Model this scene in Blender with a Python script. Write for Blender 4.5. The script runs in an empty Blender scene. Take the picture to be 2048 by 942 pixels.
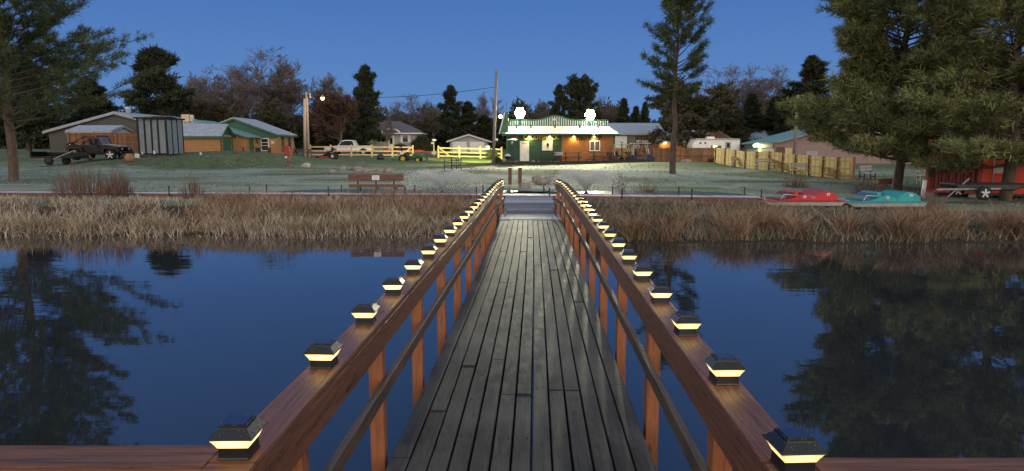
import bpy, math, random
import numpy as np
from mathutils import Vector, Matrix
from math import sin, cos, pi, radians as rad

# ------------------------------------------------------------------ camera, sky, sun, exposure
CZ = 2.2; FPX = 1320.0; TH = math.atan(176/1320.0)
sc = bpy.context.scene
COL = sc.collection
cd = bpy.data.cameras.new('camera'); cam = bpy.data.objects.new('camera', cd); COL.objects.link(cam)
cam.location = (0, 0, CZ); cam.rotation_euler = (pi/2 - TH, 0, 0)
cd.sensor_width = 36; cd.lens = 36*FPX/2048; cd.clip_start = 0.05; cd.clip_end = 3000
sc.camera = cam
SKY = 1.0
w = bpy.data.worlds.new('World'); sc.world = w; w.use_nodes = True
nt = w.node_tree; nt.nodes.clear()
N = nt.nodes.new; Lk = nt.links.new
out = N('ShaderNodeOutputWorld'); bg = N('ShaderNodeBackground'); tc = N('ShaderNodeTexCoord'); sx = N('ShaderNodeSeparateXYZ')
Lk(tc.outputs['Generated'], sx.inputs[0])
r1 = N('ShaderNodeValToRGB'); Lk(sx.outputs['Z'], r1.inputs[0])
def ramp(r, stops):
    e = r.color_ramp.elements
    while len(e) > 1: e.remove(e[-1])
    e[0].position = stops[0][0]; e[0].color = (*stops[0][1], 1)
    for p, c in stops[1:]:
        q = e.new(p); q.color = (*c, 1)
ramp(r1, [(0, (.15, .285, .55)), (.06, (.118, .255, .55)), (.2, (.070, .180, .48)), (.5, (.060, .150, .41)), (.75, (.34, .41, .50)), (1, (.48, .53, .60))])
r2 = N('ShaderNodeValToRGB'); Lk(sx.outputs['Z'], r2.inputs[0])
ramp(r2, [(0, (2.3, 1.75, 1.35)), (.15, (1.95, 1.65, 1.4)), (.5, (1.2, 1.12, 1.06)), (1, (.48, .53, .60))])
mr = N('ShaderNodeMapRange'); mr.inputs['From Min'].default_value = 0.15; mr.inputs['From Max'].default_value = -0.9
mr.interpolation_type = 'SMOOTHSTEP'
Lk(sx.outputs['Y'], mr.inputs['Value'])
mx = N('ShaderNodeMix'); mx.data_type = 'RGBA'
Lk(mr.outputs[0], mx.inputs[0]); Lk(r1.outputs[0], mx.inputs[6]); Lk(r2.outputs[0], mx.inputs[7])
Lk(mx.outputs[2], bg.inputs[0]); bg.inputs[1].default_value = SKY; Lk(bg.outputs[0], out.inputs[0])
sd = bpy.data.lights.new('sun', 'SUN'); sd.energy = 0.45; sd.angle = rad(35); sd.color = (1, .80, .62)
sun = bpy.data.objects.new('sun', sd); COL.objects.link(sun); sun.rotation_euler = (rad(72), 0, rad(20))
sc.view_settings.view_transform = 'Standard'; sc.view_settings.look = 'None'; sc.view_settings.gamma = 1
sc.view_settings.use_curve_mapping = False; sc.view_settings.exposure = 0.0
sc.cycles.use_denoising = True
sc.cycles.max_bounces = 6; sc.cycles.diffuse_bounces = 3; sc.cycles.glossy_bounces = 3
sc.cycles.transparent_max_bounces = 8; sc.cycles.sample_clamp_indirect = 3; sc.cycles.caustics_reflective = False; sc.cycles.caustics_refractive = False
sc.cycles.use_adaptive_sampling = True; sc.cycles.adaptive_threshold = 0.02

# ------------------------------------------------------------------ helpers
CT, ST = cos(TH), sin(TH)
def Xat(px, Y, z=0.6): return (px-1024)/FPX*(Y*CT-(z-CZ)*ST)
def P(px, py, Y):
    u = (px-1024)/FPX; v = (471-py)/FPX
    d = Vector((u, CT+v*ST, -ST+v*CT)); d *= Y/d.y
    return Vector((0, 0, CZ))+d
def Zat(py, Y, px=1024): return P(px, py, Y).z
ALL = {}
def tag(o, label=None, cat=None, group=None, kind=None):
    if label: o['label'] = label
    if cat: o['category'] = cat
    if group: o['group'] = group
    if kind: o['kind'] = kind
    return o
def thing(name, label, cat, loc=(0, 0, 0), rz=0, group=None):
    o = bpy.data.objects.new(name, None); COL.objects.link(o); o.empty_display_size = .2
    o.location = loc; o.rotation_euler = (0, 0, rz)
    return tag(o, label, cat, group)
def copy_tree(o, parent=None):
    c = o.copy(); COL.objects.link(c); c.parent = parent
    for ch in list(o.children): copy_tree(ch, c)
    return c
def mesh_np(name, V, F, mats, smooth=False, midx=None):
    me = bpy.data.meshes.new(name)
    V = np.asarray(V, dtype=np.float32); F = np.asarray(F, dtype=np.int32)
    k = F.shape[1]; n = len(F)
    me.vertices.add(len(V)); me.vertices.foreach_set('co', V.ravel())
    me.loops.add(n*k); me.loops.foreach_set('vertex_index', F.ravel())
    me.polygons.add(n); me.polygons.foreach_set('loop_start', np.arange(0, n*k, k, dtype=np.int32))
    try: me.polygons.foreach_set('loop_total', np.full(n, k, dtype=np.int32))
    except Exception: pass
    if midx is not None: me.polygons.foreach_set('material_index', np.asarray(midx, dtype=np.int32))
    for m in (mats if isinstance(mats, (list, tuple)) else [mats]): me.materials.append(m)
    me.update(calc_edges=True)
    if smooth: me.shade_smooth()
    return me
def link(name, me, parent=None, loc=(0, 0, 0)):
    o = bpy.data.objects.new(name, me); COL.objects.link(o); o.parent = parent; o.location = loc
    return o
class MB:
    def __init__(s, w=None): s.v = []; s.f = []; s.m = []; s.sm = []; s.w = w
    def add(s, vs, fs, mi=0, sm=False):
        o = len(s.v); s.v += [Vector(v) for v in vs]
        for f in fs: s.f.append([i+o for i in f]); s.m.append(mi); s.sm.append(sm)
        return s
    def box(s, c, d, rz=0, mi=0, rx=0, ry=0):
        x, y, z = d[0]/2, d[1]/2, d[2]/2
        M = Matrix.Rotation(rz, 3, 'Z') @ Matrix.Rotation(ry, 3, 'Y') @ Matrix.Rotation(rx, 3, 'X')
        vs = [Vector(c)+M @ Vector((a*x, b*y, e*z)) for e in (-1, 1) for (a, b) in ((-1, -1), (1, -1), (1, 1), (-1, 1))]
        return s.add(vs, [(3, 2, 1, 0), (4, 5, 6, 7), (0, 1, 5, 4), (1, 2, 6, 5), (2, 3, 7, 6), (3, 0, 4, 7)], mi)
    def bb(s, x0, x1, y0, y1, z0, z1, mi=0):
        return s.box(((x0+x1)/2, (y0+y1)/2, (z0+z1)/2), (x1-x0, y1-y0, z1-z0), mi=mi)
    def beam(s, p, q, w, h, mi=0, up=(0, 0, 1)):
        p = Vector(p); q = Vector(q); d = (q-p)
        if d.length < 1e-6: return s
        d.normalize(); u = Vector(up); a = d.cross(u)
        if a.length < 1e-3: a = d.cross(Vector((0, 1, 0)))
        a.normalize(); b = a.cross(d).normalized()
        vs = [e+a*i*w/2+b*j*h/2 for e in (p, q) for (i, j) in ((-1, -1), (1, -1), (1, 1), (-1, 1))]
        return s.add(vs, [(3, 2, 1, 0), (4, 5, 6, 7), (0, 1, 5, 4), (1, 2, 6, 5), (2, 3, 7, 6), (3, 0, 4, 7)], mi)
    def tube(s, pts, r, n=8, mi=0, caps=True):
        pts = [Vector(p) for p in pts]; o = []; k = len(pts)
        if not isinstance(r, (list, tuple)): r = [r]*k
        ref = None
        for i, p in enumerate(pts):
            d = (pts[min(i+1, k-1)]-pts[max(i-1, 0)]).normalized()
            if ref is None: ref = d.orthogonal().normalized()
            ref = (ref-d*ref.dot(d)); ref = ref.normalized() if ref.length > 1e-5 else d.orthogonal().normalized()
            b = d.cross(ref)
            o += [p+(ref*cos(2*pi*j/n)+b*sin(2*pi*j/n))*r[i] for j in range(n)]
        fs = [(i*n+j, i*n+(j+1) % n, (i+1)*n+(j+1) % n, (i+1)*n+j) for i in range(k-1) for j in range(n)]
        s.add(o, fs, mi, True)
        if caps:
            b0 = len(s.v)-len(o)
            s.f.append([b0+j for j in range(n)][::-1]); s.m.append(mi); s.sm.append(False)
            s.f.append([b0+(k-1)*n+j for j in range(n)]); s.m.append(mi); s.sm.append(False)
        return s
    def lathe(s, c, prof, n=12, mi=0, axis='Z'):
        c = Vector(c); vs = []
        for (r, z) in prof:
            for j in range(n):
                a = 2*pi*j/n
                if axis == 'Z': vs.append(c+Vector((r*cos(a), r*sin(a), z)))
                elif axis == 'X': vs.append(c+Vector((z, r*cos(a), r*sin(a))))
                else: vs.append(c+Vector((r*cos(a), z, r*sin(a))))
        k = len(prof)
        fs = [(i*n+j, i*n+(j+1) % n, (i+1)*n+(j+1) % n, (i+1)*n+j) for i in range(k-1) for j in range(n)]
        fs += [list(range(n))[::-1], [(k-1)*n+j for j in range(n)]]
        return s.add(vs, fs, mi, n > 6)
    def prism(s, poly, a, b, ax='Y', mi=0):
        n = len(poly); vs = []
        for t in (a, b):
            for (u, v) in poly:
                vs.append((u, t, v) if ax == 'Y' else ((t, u, v) if ax == 'X' else (u, v, t)))
        fs = [list(range(n))[::-1], list(range(n, 2*n))]+[(i, (i+1) % n, n+(i+1) % n, n+i) for i in range(n)]
        return s.add(vs, fs, mi)
    def build(s, name, mats, parent=None, loc=(0, 0, 0), bevel=0, world=False, seg=1, autosm=False):
        me = bpy.data.meshes.new(name)
        vs = s.v
        if world and parent is not None:
            M = Matrix.Translation(parent.location) @ Matrix.Rotation(parent.rotation_euler.z, 4, 'Z'); M.invert()
            vs = [M @ v for v in vs]
        me.from_pydata([tuple(v) for v in vs], [], s.f)
        for m in (mats if isinstance(mats, (list, tuple)) else [mats]): me.materials.append(m)
        me.polygons.foreach_set('material_index', s.m); me.polygons.foreach_set('use_smooth', s.sm)
        me.update()
        import bmesh
        bm = bmesh.new(); bm.from_mesh(me); bmesh.ops.recalc_face_normals(bm, faces=bm.faces)
        if bevel:
            bmesh.ops.bevel(bm, geom=[e for e in bm.edges if len(e.link_faces) == 2 and e.calc_face_angle(0) > .6], offset=bevel, segments=seg, affect='EDGES', clamp_overlap=True)
        bm.to_mesh(me); bm.free()
        return link(name, me, parent, loc)

# ------------------------------------------------------------------ materials
def srgb(r, g, b): return tuple(((c/255)/12.92 if c/255 <= .04045 else ((c/255+.055)/1.055)**2.4) for c in (r, g, b))
MC = {}
def mat(name, c1, c2=None, rough=.6, scale=6, sc3=(1, 1, 1), bump=0, metal=0, island=0, emit=None, es=0, spec=.5, rvar=0, detail=4, trans=0, c3=None, bscale=None, coat=0, knots=None):
    m = bpy.data.materials.new(name); m.use_nodes = True; t = m.node_tree; t.nodes.clear()
    n = t.nodes.new; l = t.links.new
    o = n('ShaderNodeOutputMaterial'); p = n('ShaderNodeBsdfPrincipled'); l(p.outputs[0], o.inputs[0])
    p.inputs['Roughness'].default_value = rough; p.inputs['Metallic'].default_value = metal
    p.inputs['Specular IOR Level'].default_value = spec
    if coat: p.inputs['Coat Weight'].default_value = coat
    if c2 is None: c2 = tuple(x*.78 for x in c1)
    tc = n('ShaderNodeTexCoord'); mp = n('ShaderNodeMapping'); l(tc.outputs['Object'], mp.inputs[0]); mp.inputs['Scale'].default_value = sc3
    no = n('ShaderNodeTexNoise'); no.inputs['Scale'].default_value = scale; no.inputs['Detail'].default_value = detail; no.inputs['Roughness'].default_value = .6
    l(mp.outputs[0], no.inputs['Vector'])
    fac = no.outputs['Fac']
    rm = n('ShaderNodeValToRGB'); rm.color_ramp.elements[0].position = .34; rm.color_ramp.elements[1].position = .68
    rm.color_ramp.elements[0].color = (*c2, 1); rm.color_ramp.elements[1].color = (*c1, 1)
    if c3: q = rm.color_ramp.elements.new(.5); q.color = (*c3, 1)
    if island:
        g = n('ShaderNodeNewGeometry'); a = n('ShaderNodeMath'); a.operation = 'MULTIPLY_ADD'
        l(g.outputs['Random Per Island'], a.inputs[0]); a.inputs[1].default_value = island
        b = n('ShaderNodeMath'); b.operation = 'SUBTRACT'; l(fac, b.inputs[0]); b.inputs[1].default_value = island/2
        l(b.outputs[0], a.inputs[2]); fac = a.outputs[0]
    l(fac, rm.inputs[0]); l(rm.outputs[0], p.inputs['Base Color'])
    if knots:
        vo = n('ShaderNodeTexVoronoi'); vo.inputs['Scale'].default_value = 1; vm = n('ShaderNodeMapping'); vm.inputs['Scale'].default_value = knots; l(tc.outputs['Object'], vm.inputs[0]); l(vm.outputs[0], vo.inputs['Vector'])
        kn = n('ShaderNodeMapRange'); l(vo.outputs['Distance'], kn.inputs[0]); kn.inputs[1].default_value = .05; kn.inputs[2].default_value = .18; kn.inputs[3].default_value = .3; kn.inputs[4].default_value = 1
        km = n('ShaderNodeMix'); km.data_type = 'RGBA'; km.blend_type = 'MULTIPLY'; km.inputs[0].default_value = 1; l(rm.outputs[0], km.inputs[6]); l(kn.outputs[0], km.inputs[7]); l(km.outputs[2], p.inputs['Base Color'])
    if bump:
        bu = n('ShaderNodeBump'); bu.inputs['Strength'].default_value = bump; bu.inputs['Distance'].default_value = .01
        if bscale:
            n2 = n('ShaderNodeTexNoise'); n2.inputs['Scale'].default_value = bscale; l(mp.outputs[0], n2.inputs['Vector']); l(n2.outputs['Fac'], bu.inputs['Height'])
        else: l(no.outputs['Fac'], bu.inputs['Height'])
        l(bu.outputs[0], p.inputs['Normal'])
    if rvar:
        mm = n('ShaderNodeMapRange'); l(no.outputs['Fac'], mm.inputs[0]); mm.inputs[1].default_value = .3; mm.inputs[2].default_value = .7
        mm.inputs[3].default_value = rough-rvar; mm.inputs[4].default_value = rough+rvar; l(mm.outputs[0], p.inputs['Roughness'])
    if emit: p.inputs['Emission Color'].default_value = (*emit, 1); p.inputs['Emission Strength'].default_value = es
    if trans:
        tr = n('ShaderNodeBsdfTransparent'); ms = n('ShaderNodeMixShader'); ms.inputs[0].default_value = trans
        l(p.outputs[0], ms.inputs[1]); l(tr.outputs[0], ms.inputs[2]); l(ms.outputs[0], o.inputs[0])
    MC[name] = m
    return m
def glassm(name, c, rough=.05): return mat(name, c, rough=rough, spec=.8)
M = {}
M['deck'] = None
M['railw'] = mat('stained_rail_wood', (.22, .092, .048), (.07, .030, .019), rough=.36, scale=3, sc3=(22, .8, 22), bump=.6, rvar=.16, island=.3, c3=(.150, .062, .032), detail=8, knots=(8, 2.2, 8))
M['railx'] = mat('stained_rail_wood_across', (.24, .100, .050), (.085, .036, .022), rough=.42, scale=3, sc3=(.8, 22, 22), bump=.6, rvar=.16, detail=8)
M['post'] = mat('cedar_post', (.34, .125, .052), (.12, .045, .022), rough=.6, scale=3, sc3=(16, 16, 1.2), bump=.4, island=.5, c3=(.22, .078, .034), knots=(9, 9, 2.6))
M['midrail'] = mat('weathered_mid_rail', (.145, .100, .072), (.045, .028, .020), rough=.55, scale=3, sc3=(14, .8, 14), bump=.4, island=.2)
M['ramp'] = mat('frosted_planks', (.34, .36, .40), (.12, .125, .14), rough=.6, scale=3, sc3=(1, 12, 12), bump=.5, island=.9)
M['capblack'] = mat('black_plastic', (.012, .013, .015), rough=.32, scale=60, bump=.1, spec=.5)
M['panel'] = mat('solar_panel', (.018, .025, .05), (.012, .016, .034), rough=.12, scale=40, spec=.9)
M['frost'] = mat('dew_drops', (.5, .55, .62), rough=.25)
M['wood_raw'] = mat('new_lumber', (.62, .45, .30), (.46, .33, .21), rough=.7, scale=5, sc3=(1, 1, 1), island=.4)
M['fence'] = mat('treated_fence_boards', (.44, .32, .10), (.25, .17, .05), rough=.75, scale=2.5, sc3=(6, 6, .8), island=.5)
M['fence_dk'] = mat('brown_fence_boards', (.24, .115, .05), (.13, .06, .028), rough=.75, scale=2.5, sc3=(6, 6, .8), island=.5)
M['dkbrown'] = mat('dark_stained_boards', (.135, .055, .04), (.07, .03, .022), rough=.6, scale=4, sc3=(1, 8, 8), island=.3)
M['redwood'] = mat('red_stained_boards', (.20, .07, .045), (.12, .042, .03), rough=.55, scale=4, sc3=(1, 8, 8), island=.3)
M['bark'] = mat('bark', (.14, .10, .075), (.06, .043, .033), rough=.9, scale=3, sc3=(5, 5, 1), bump=.6)
M['bark_g'] = mat('grey_bark', (.21, .175, .155), (.115, .095, .085), rough=.9, scale=3, sc3=(4, 4, 1))
M['bark_r'] = mat('reddish_twigs', (.22, .125, .095), (.11, .065, .052), rough=.9)
M['pine'] = mat('pine_needles', (.105, .135, .052), (.032, .050, .022), rough=.7, scale=.55, island=.55, spec=.25, c3=(.065, .092, .036))
M['pine_far'] = mat('dark_pine_needles', (.060, .072, .040), (.022, .030, .019), rough=.8, scale=.3, island=.5, spec=.2)
M['pine_lit'] = mat('floodlit_pine_needles', (.27, .28, .11), (.085, .105, .046), rough=.7, scale=.6, island=.55, spec=.25, c3=(.175, .19, .075))  # warm flood light on the right pines is put into this needle colour
M['olive'] = mat('olive_leaves', (.085, .080, .045), (.035, .036, .022), rough=.8, scale=.4, island=.6, spec=.2)
M['rust'] = mat('rust_leaves', (.11, .062, .050), (.045, .030, .026), rough=.8, scale=.4, island=.6, spec=.2)
M['black'] = mat('black_paint', (.008, .008, .010), rough=.4, scale=3, spec=.25)
M['blackm'] = mat('black_metal', (.02, .02, .022), rough=.5, scale=3)
M['tyre'] = mat('rubber', (.016, .016, .017), rough=.85)
M['alloy'] = mat('bright_wheel', (.62, .62, .64), rough=.3, metal=.4)
M['white'] = mat('white_paint', (.74, .74, .74), (.62, .62, .62), rough=.5, scale=2)
M['whitecar'] = mat('white_car_paint', (.72, .73, .75), rough=.25, coat=.5)
M['glass'] = glassm('dark_window_glass', (.02, .025, .03))
M['gwall'] = mat('grey_siding', (.34, .34, .36), (.27, .27, .29), rough=.7, scale=1.5)
M['shingle'] = mat('grey_shingles', (.13, .13, .15), (.075, .078, .09), rough=.85, scale=7)
M['frostroof'] = mat('frosted_roof', (.36, .42, .50), (.24, .29, .36), rough=.6, scale=3)
M['metalroof'] = mat('pale_metal_roof', (.45, .46, .45), (.36, .37, .37), rough=.45, scale=1.2)
M['rock'] = mat('field_stone', (.36, .32, .29), (.16, .14, .13), rough=.85, scale=3, bump=.6, c3=(.26, .22, .20))
M['concrete'] = mat('concrete', (.42, .39, .36), (.3, .28, .26), rough=.85, scale=3)
M['jd'] = mat('green_machine_paint', (.025, .15, .045), rough=.35, coat=.3)
M['yel'] = mat('yellow_rim', (.7, .5, .05), rough=.4)
M['redp'] = mat('red_paint', (.36, .03, .025), rough=.4)
M['pole'] = mat('weathered_pole', (.30, .27, .24), (.17, .15, .135), rough=.9, scale=3, sc3=(8, 8, .6))
M['polelt'] = mat('pale_pole', (.50, .42, .34), (.36, .30, .24), rough=.9, scale=3, sc3=(8, 8, .6))
def siding(name, c1, c2, pitch=.2, axis='Z', depth=.03, rough=.6):
    m = mat(name, c1, c2, rough=rough, scale=2.5, sc3=(1, 1, 3)); t = m.node_tree; n = t.nodes.new; l = t.links.new
    p = [x for x in t.nodes if x.type == 'BSDF_PRINCIPLED'][0]; tc = [x for x in t.nodes if x.type == 'TEX_COORD'][0]
    wv = n('ShaderNodeTexWave'); wv.wave_type = 'BANDS'; wv.bands_direction = axis; wv.wave_profile = 'SAW'; wv.inputs['Scale'].default_value = .31416/pitch
    l(tc.outputs['Object'], wv.inputs['Vector'])
    bu = n('ShaderNodeBump'); bu.inputs['Strength'].default_value = .9; bu.inputs['Distance'].default_value = depth; l(wv.outputs['Fac'], bu.inputs['Height']); l(bu.outputs[0], p.inputs['Normal'])
    return m
M['orange'] = siding('orange_log_siding', (.47, .20, .065), (.34, .135, .045), .19)
M['greens'] = siding('green_log_siding', (.032, .105, .065), (.02, .07, .045), .19)
M['tan'] = siding('tan_siding', (.50, .27, .115), (.40, .21, .09), .16)
M['greenp'] = mat('green_trim', (.03, .135, .075), (.02, .09, .05), rough=.5)
M['brownmetal'] = siding('brown_ribbed_metal', (.27, .19, .17), (.23, .16, .145), .3, 'X', .02)
M['greyblock'] = siding('grey_block_wall', (.22, .20, .19), (.17, .155, .15), .2)
M['redbox'] = siding('red_ribbed_steel', (.33, .035, .03), (.22, .025, .022), .28, 'Y', .06)
M['greenroof'] = siding('green_ribbed_roof', (.17, .31, .29), (.12, .24, .225), .4, 'Y', .02, .45)
M['darkgable'] = siding('dark_olive_siding', (.085, .085, .075), (.06, .06, .053), .25)
def emat(name, c, s): return mat(name, c, emit=c, es=s, rough=.4)

def deckmat():
    m = bpy.data.materials.new('wet_weathered_deck'); m.use_nodes = True; t = m.node_tree; n = t.nodes.new; l = t.links.new
    p = t.nodes['Principled BSDF']; tc = n('ShaderNodeTexCoord'); g = n('ShaderNodeNewGeometry')
    # per-plank offset of the grain
    mp = n('ShaderNodeMapping'); mp.inputs['Scale'].default_value = (42, 1.6, 10); va = n('ShaderNodeVectorMath'); va.operation = 'ADD'
    cm = n('ShaderNodeCombineXYZ'); mu = n('ShaderNodeMath'); mu.operation = 'MULTIPLY'; mu.inputs[1].default_value = 37; l(g.outputs['Random Per Island'], mu.inputs[0])
    l(mu.outputs[0], cm.inputs[1]); l(mu.outputs[0], cm.inputs[2]); l(tc.outputs['Object'], va.inputs[0]); l(cm.outputs[0], va.inputs[1]); l(va.outputs[0], mp.inputs[0])
    g1 = n('ShaderNodeTexNoise'); g1.inputs['Scale'].default_value = 1; g1.inputs['Detail'].default_value = 6; g1.inputs['Roughness'].default_value = .7; g1.inputs['Distortion'].default_value = .6; l(mp.outputs[0], g1.inputs['Vector'])
    # knots and blotches
    k = n('ShaderNodeTexNoise'); k.inputs['Scale'].default_value = 11; k.inputs['Detail'].default_value = 5; mk = n('ShaderNodeMapping'); mk.inputs['Scale'].default_value = (2.0, .55, 1); l(va.outputs[0], mk.inputs[0]); l(mk.outputs[0], k.inputs['Vector'])
    wv = n('ShaderNodeTexNoise'); wv.inputs['Scale'].default_value = 1.1; wv.inputs['Detail'].default_value = 5; l(tc.outputs['Object'], wv.inputs['Vector'])
    rp = n('ShaderNodeValToRGB'); ramp(rp, [(.34, (.0045, .004, .0042)), (.47, (.0145, .013, .0135)), (.60, (.031, .0278, .0285)), (.74, (.064, .058, .058))])
    l(g1.outputs['Fac'], rp.inputs[0])
    isl = n('ShaderNodeMapRange'); l(g.outputs['Random Per Island'], isl.inputs[0]); isl.inputs[3].default_value = .55; isl.inputs[4].default_value = 1.45
    m1 = n('ShaderNodeMix'); m1.data_type = 'RGBA'; m1.blend_type = 'MULTIPLY'; m1.inputs[0].default_value = 1
    l(rp.outputs[0], m1.inputs[6]); l(isl.outputs[0], m1.inputs[7])
    kr = n('ShaderNodeValToRGB'); ramp(kr, [(.30, (.25, .25, .25)), (.42, (1, 1, 1)), (.62, (1, 1, 1)), (.75, (1.22, 1.18, 1.12))]); l(k.outputs['Fac'], kr.inputs[0])
    m2 = n('ShaderNodeMix'); m2.data_type = 'RGBA'; m2.blend_type = 'MULTIPLY'; m2.inputs[0].default_value = 1; l(m1.outputs[2], m2.inputs[6]); l(kr.outputs[0], m2.inputs[7])
    # worn pale / mossy tread in the middle of the walk, an actual wear pattern
    wr = n('ShaderNodeValToRGB'); ramp(wr, [(.50, (0, 0, 0)), (.72, (1, 1, 1))])
    ad = n('ShaderNodeMath'); ad.operation = 'MULTIPLY_ADD'; l(k.outputs['Fac'], ad.inputs[0]); ad.inputs[1].default_value = .45; l(wv.outputs['Fac'], ad.inputs[2])
    sb = n('ShaderNodeMath'); sb.operation = 'SUBTRACT'; l(ad.outputs[0], sb.inputs[0]); sb.inputs[1].default_value = .16; l(sb.outputs[0], wr.inputs[0])
    m3 = n('ShaderNodeMix'); m3.data_type = 'RGBA'; m3.inputs[7].default_value = (.105, .097, .086, 1); ff = n('ShaderNodeMath'); ff.operation = 'MULTIPLY'; ff.inputs[1].default_value = .55
    l(wr.outputs[0], ff.inputs[0]); l(ff.outputs[0], m3.inputs[0]); l(m2.outputs[2], m3.inputs[6]); l(m3.outputs[2], p.inputs['Base Color'])
    vo = n('ShaderNodeTexVoronoi'); vo.inputs['Scale'].default_value = 1; vm = n('ShaderNodeMapping'); vm.inputs['Scale'].default_value = (9, 3.2, 4); l(va.outputs[0], vm.inputs[0]); l(vm.outputs[0], vo.inputs['Vector'])
    kn = n('ShaderNodeMapRange'); l(vo.outputs['Distance'], kn.inputs[0]); kn.inputs[1].default_value = .06; kn.inputs[2].default_value = .17; kn.inputs[3].default_value = .28; kn.inputs[4].default_value = 1
    m4 = n('ShaderNodeMix'); m4.data_type = 'RGBA'; m4.blend_type = 'MULTIPLY'; m4.inputs[0].default_value = 1; l(m3.outputs[2], m4.inputs[6]); l(kn.outputs[0], m4.inputs[7]); l(m4.outputs[2], p.inputs['Base Color'])
    rr = n('ShaderNodeMapRange'); l(k.outputs['Fac'], rr.inputs[0]); rr.inputs[1].default_value = .35; rr.inputs[2].default_value = .65; rr.inputs[3].default_value = .55; rr.inputs[4].default_value = .66; p.inputs['Specular IOR Level'].default_value = .35; l(rr.outputs[0], p.inputs['Roughness'])
    bu = n('ShaderNodeBump'); bu.inputs['Strength'].default_value = .6; bu.inputs['Distance'].default_value = .004; l(g1.outputs['Fac'], bu.inputs['Height'])
    b2 = n('ShaderNodeBump'); b2.inputs['Strength'].default_value = .03; b2.inputs['Distance'].default_value = .012; l(k.outputs['Fac'], b2.inputs['Height']); l(bu.outputs[0], b2.inputs['Normal']); l(b2.outputs[0], p.inputs['Normal'])
    return m
M['deck'] = deckmat()

# ------------------------------------------------------------------ ground
rng = np.random.default_rng(7)
# (px, py, Y, sigma): the ground seen at that pixel stands at distance Y
CP = [(120, 340, 50, 5), (200, 341, 50, 4), (250, 332, 47, 3), (320, 297, 51, 4.2), (285, 298, 51, 3), (360, 299, 52, 3.5), (420, 308, 53, 3), (480, 322, 52, 2.6),
      (240, 303, 55, 3), (300, 296, 56, 3), (450, 312, 58, 3.2), (380, 305, 58, 3.2), (540, 315, 62, 4), (590, 313, 64, 4), (200, 300, 62, 5), (120, 305, 62, 6),
      (650, 322, 63, 5), (760, 320, 66, 5), (620, 313, 74, 4), (720, 313, 76, 4), (820, 312, 76, 4), (880, 316, 75, 4), (960, 316, 75, 4), (990, 326, 63, 4),
      (1060, 329, 63, 6), (1200, 329, 63, 6), (1300, 331, 62, 5), (1410, 329, 64, 5), (1345, 350, 40, 5), (1430, 329, 56, 4), (1560, 342, 47, 4), (1700, 358, 39, 4), (1760, 360, 42, 6),
      (1800, 383, 30, 5), (1880, 392, 26, 5), (1990, 392, 26, 6), (1600, 378, 28, 5), (1400, 362, 33, 4), (1240, 352, 38, 4), (1500, 358, 38, 4)]
CPW = []
for (px, py, Y, s) in CP:
    p = P(px, py, Y); CPW.append((p.x, Y, p.z-.62, s))
BUMP = []
r_ = random.Random(3)
for i in range(46):
    BUMP.append((r_.uniform(-26, 30), r_.uniform(25, 60), r_.uniform(-.16, .22), r_.uniform(1.2, 3.2), r_.uniform(1.0, 2.2)))
def sstep(a, b, x): t = np.clip((x-a)/(b-a), 0, 1); return t*t*(3-2*t)
def shoreY(X): return 16.6+.18*np.sin(X*1.3)+.12*np.sin(X*3.1+1)-1.1*sstep(.6, 2.2, X)-.25*sstep(5, 12, X)
BWP = [(-60, 25.6), (-15, 21.4), (0, 20.35), (7.5, 19.35), (8.4, 19.3)]
def bwY(X): return np.interp(X, [a for a, b in BWP], [b for a, b in BWP])
PONDS = [(-4.2, 24.9, 5.0, 2.6), (3.9, 24.0, 3.9, 2.2)]
def H(X, Y):
    X = np.asarray(X, dtype=float); Y = np.asarray(Y, dtype=float)
    num = np.zeros_like(X); den = np.zeros_like(X)
    for (x, y, d, s) in CPW:
        w_ = np.exp(-((X-x)**2+(Y-y)**2)/(2*s*s)); num += w_*d; den += w_
    far = sstep(66, 82, Y)
    farh = .55+.012*np.clip(Y-75, 0, 60)
    base = .62+num/np.maximum(den, 1)*(1-0*far)+far*farh*np.clip(1-den, 0, 1)
    for (x, y, a, s, e) in BUMP:
        base = base+a*np.exp(-((X-x)**2/(e*e)+(Y-y)**2)/(2*s*s))
    for (cx_, cy_, rx_, ry_) in PONDS:
        q = np.sqrt(((X-cx_)/rx_)**2+((Y-cy_)/ry_)**2); base = np.where(q < 1.35, np.minimum(base, .42+(.25)*sstep(.9, 1.35, q)*1.0), base)
    # bank down to the pond
    sh = shoreY(X); t = sstep(-1.0, 3.0, Y-sh)
    base = np.where(Y < sh+3.6, base*0+(-.9+.95*sstep(-3, 0.1, Y-sh)+(base-.10)*sstep(0, 3.4, Y-sh)), base)
    nb = sstep(-1.0, -3.5, Y); base = np.where(Y < -1, -.9+1.4*nb, base)
    side = sstep(75, 95, np.abs(X)); base = np.where((Y > -4) & (Y < 17), base*(1-side)+.6*side, base)
    return base
def hz(x, y): return float(H(np.array([x]), np.array([y]))[0])
def G(px, Y):
    z = .6
    for _ in range(3): x = Xat(px, Y, z); z = hz(x, Y)
    return Vector((x, Y, z))
def grid(name, xs, ys, m):
    XX, YY = np.meshgrid(xs, ys); Z = H(XX, YY)
    V = np.stack([XX.ravel(), YY.ravel(), Z.ravel()], 1); nx = len(xs); ny = len(ys)
    i = np.arange(nx-1); j = np.arange(ny-1); I, J = np.meshgrid(i, j); a = (J*nx+I).ravel()
    F = np.stack([a, a+1, a+nx+1, a+nx], 1)
    return mesh_np(name, V, F, m, True)
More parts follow.
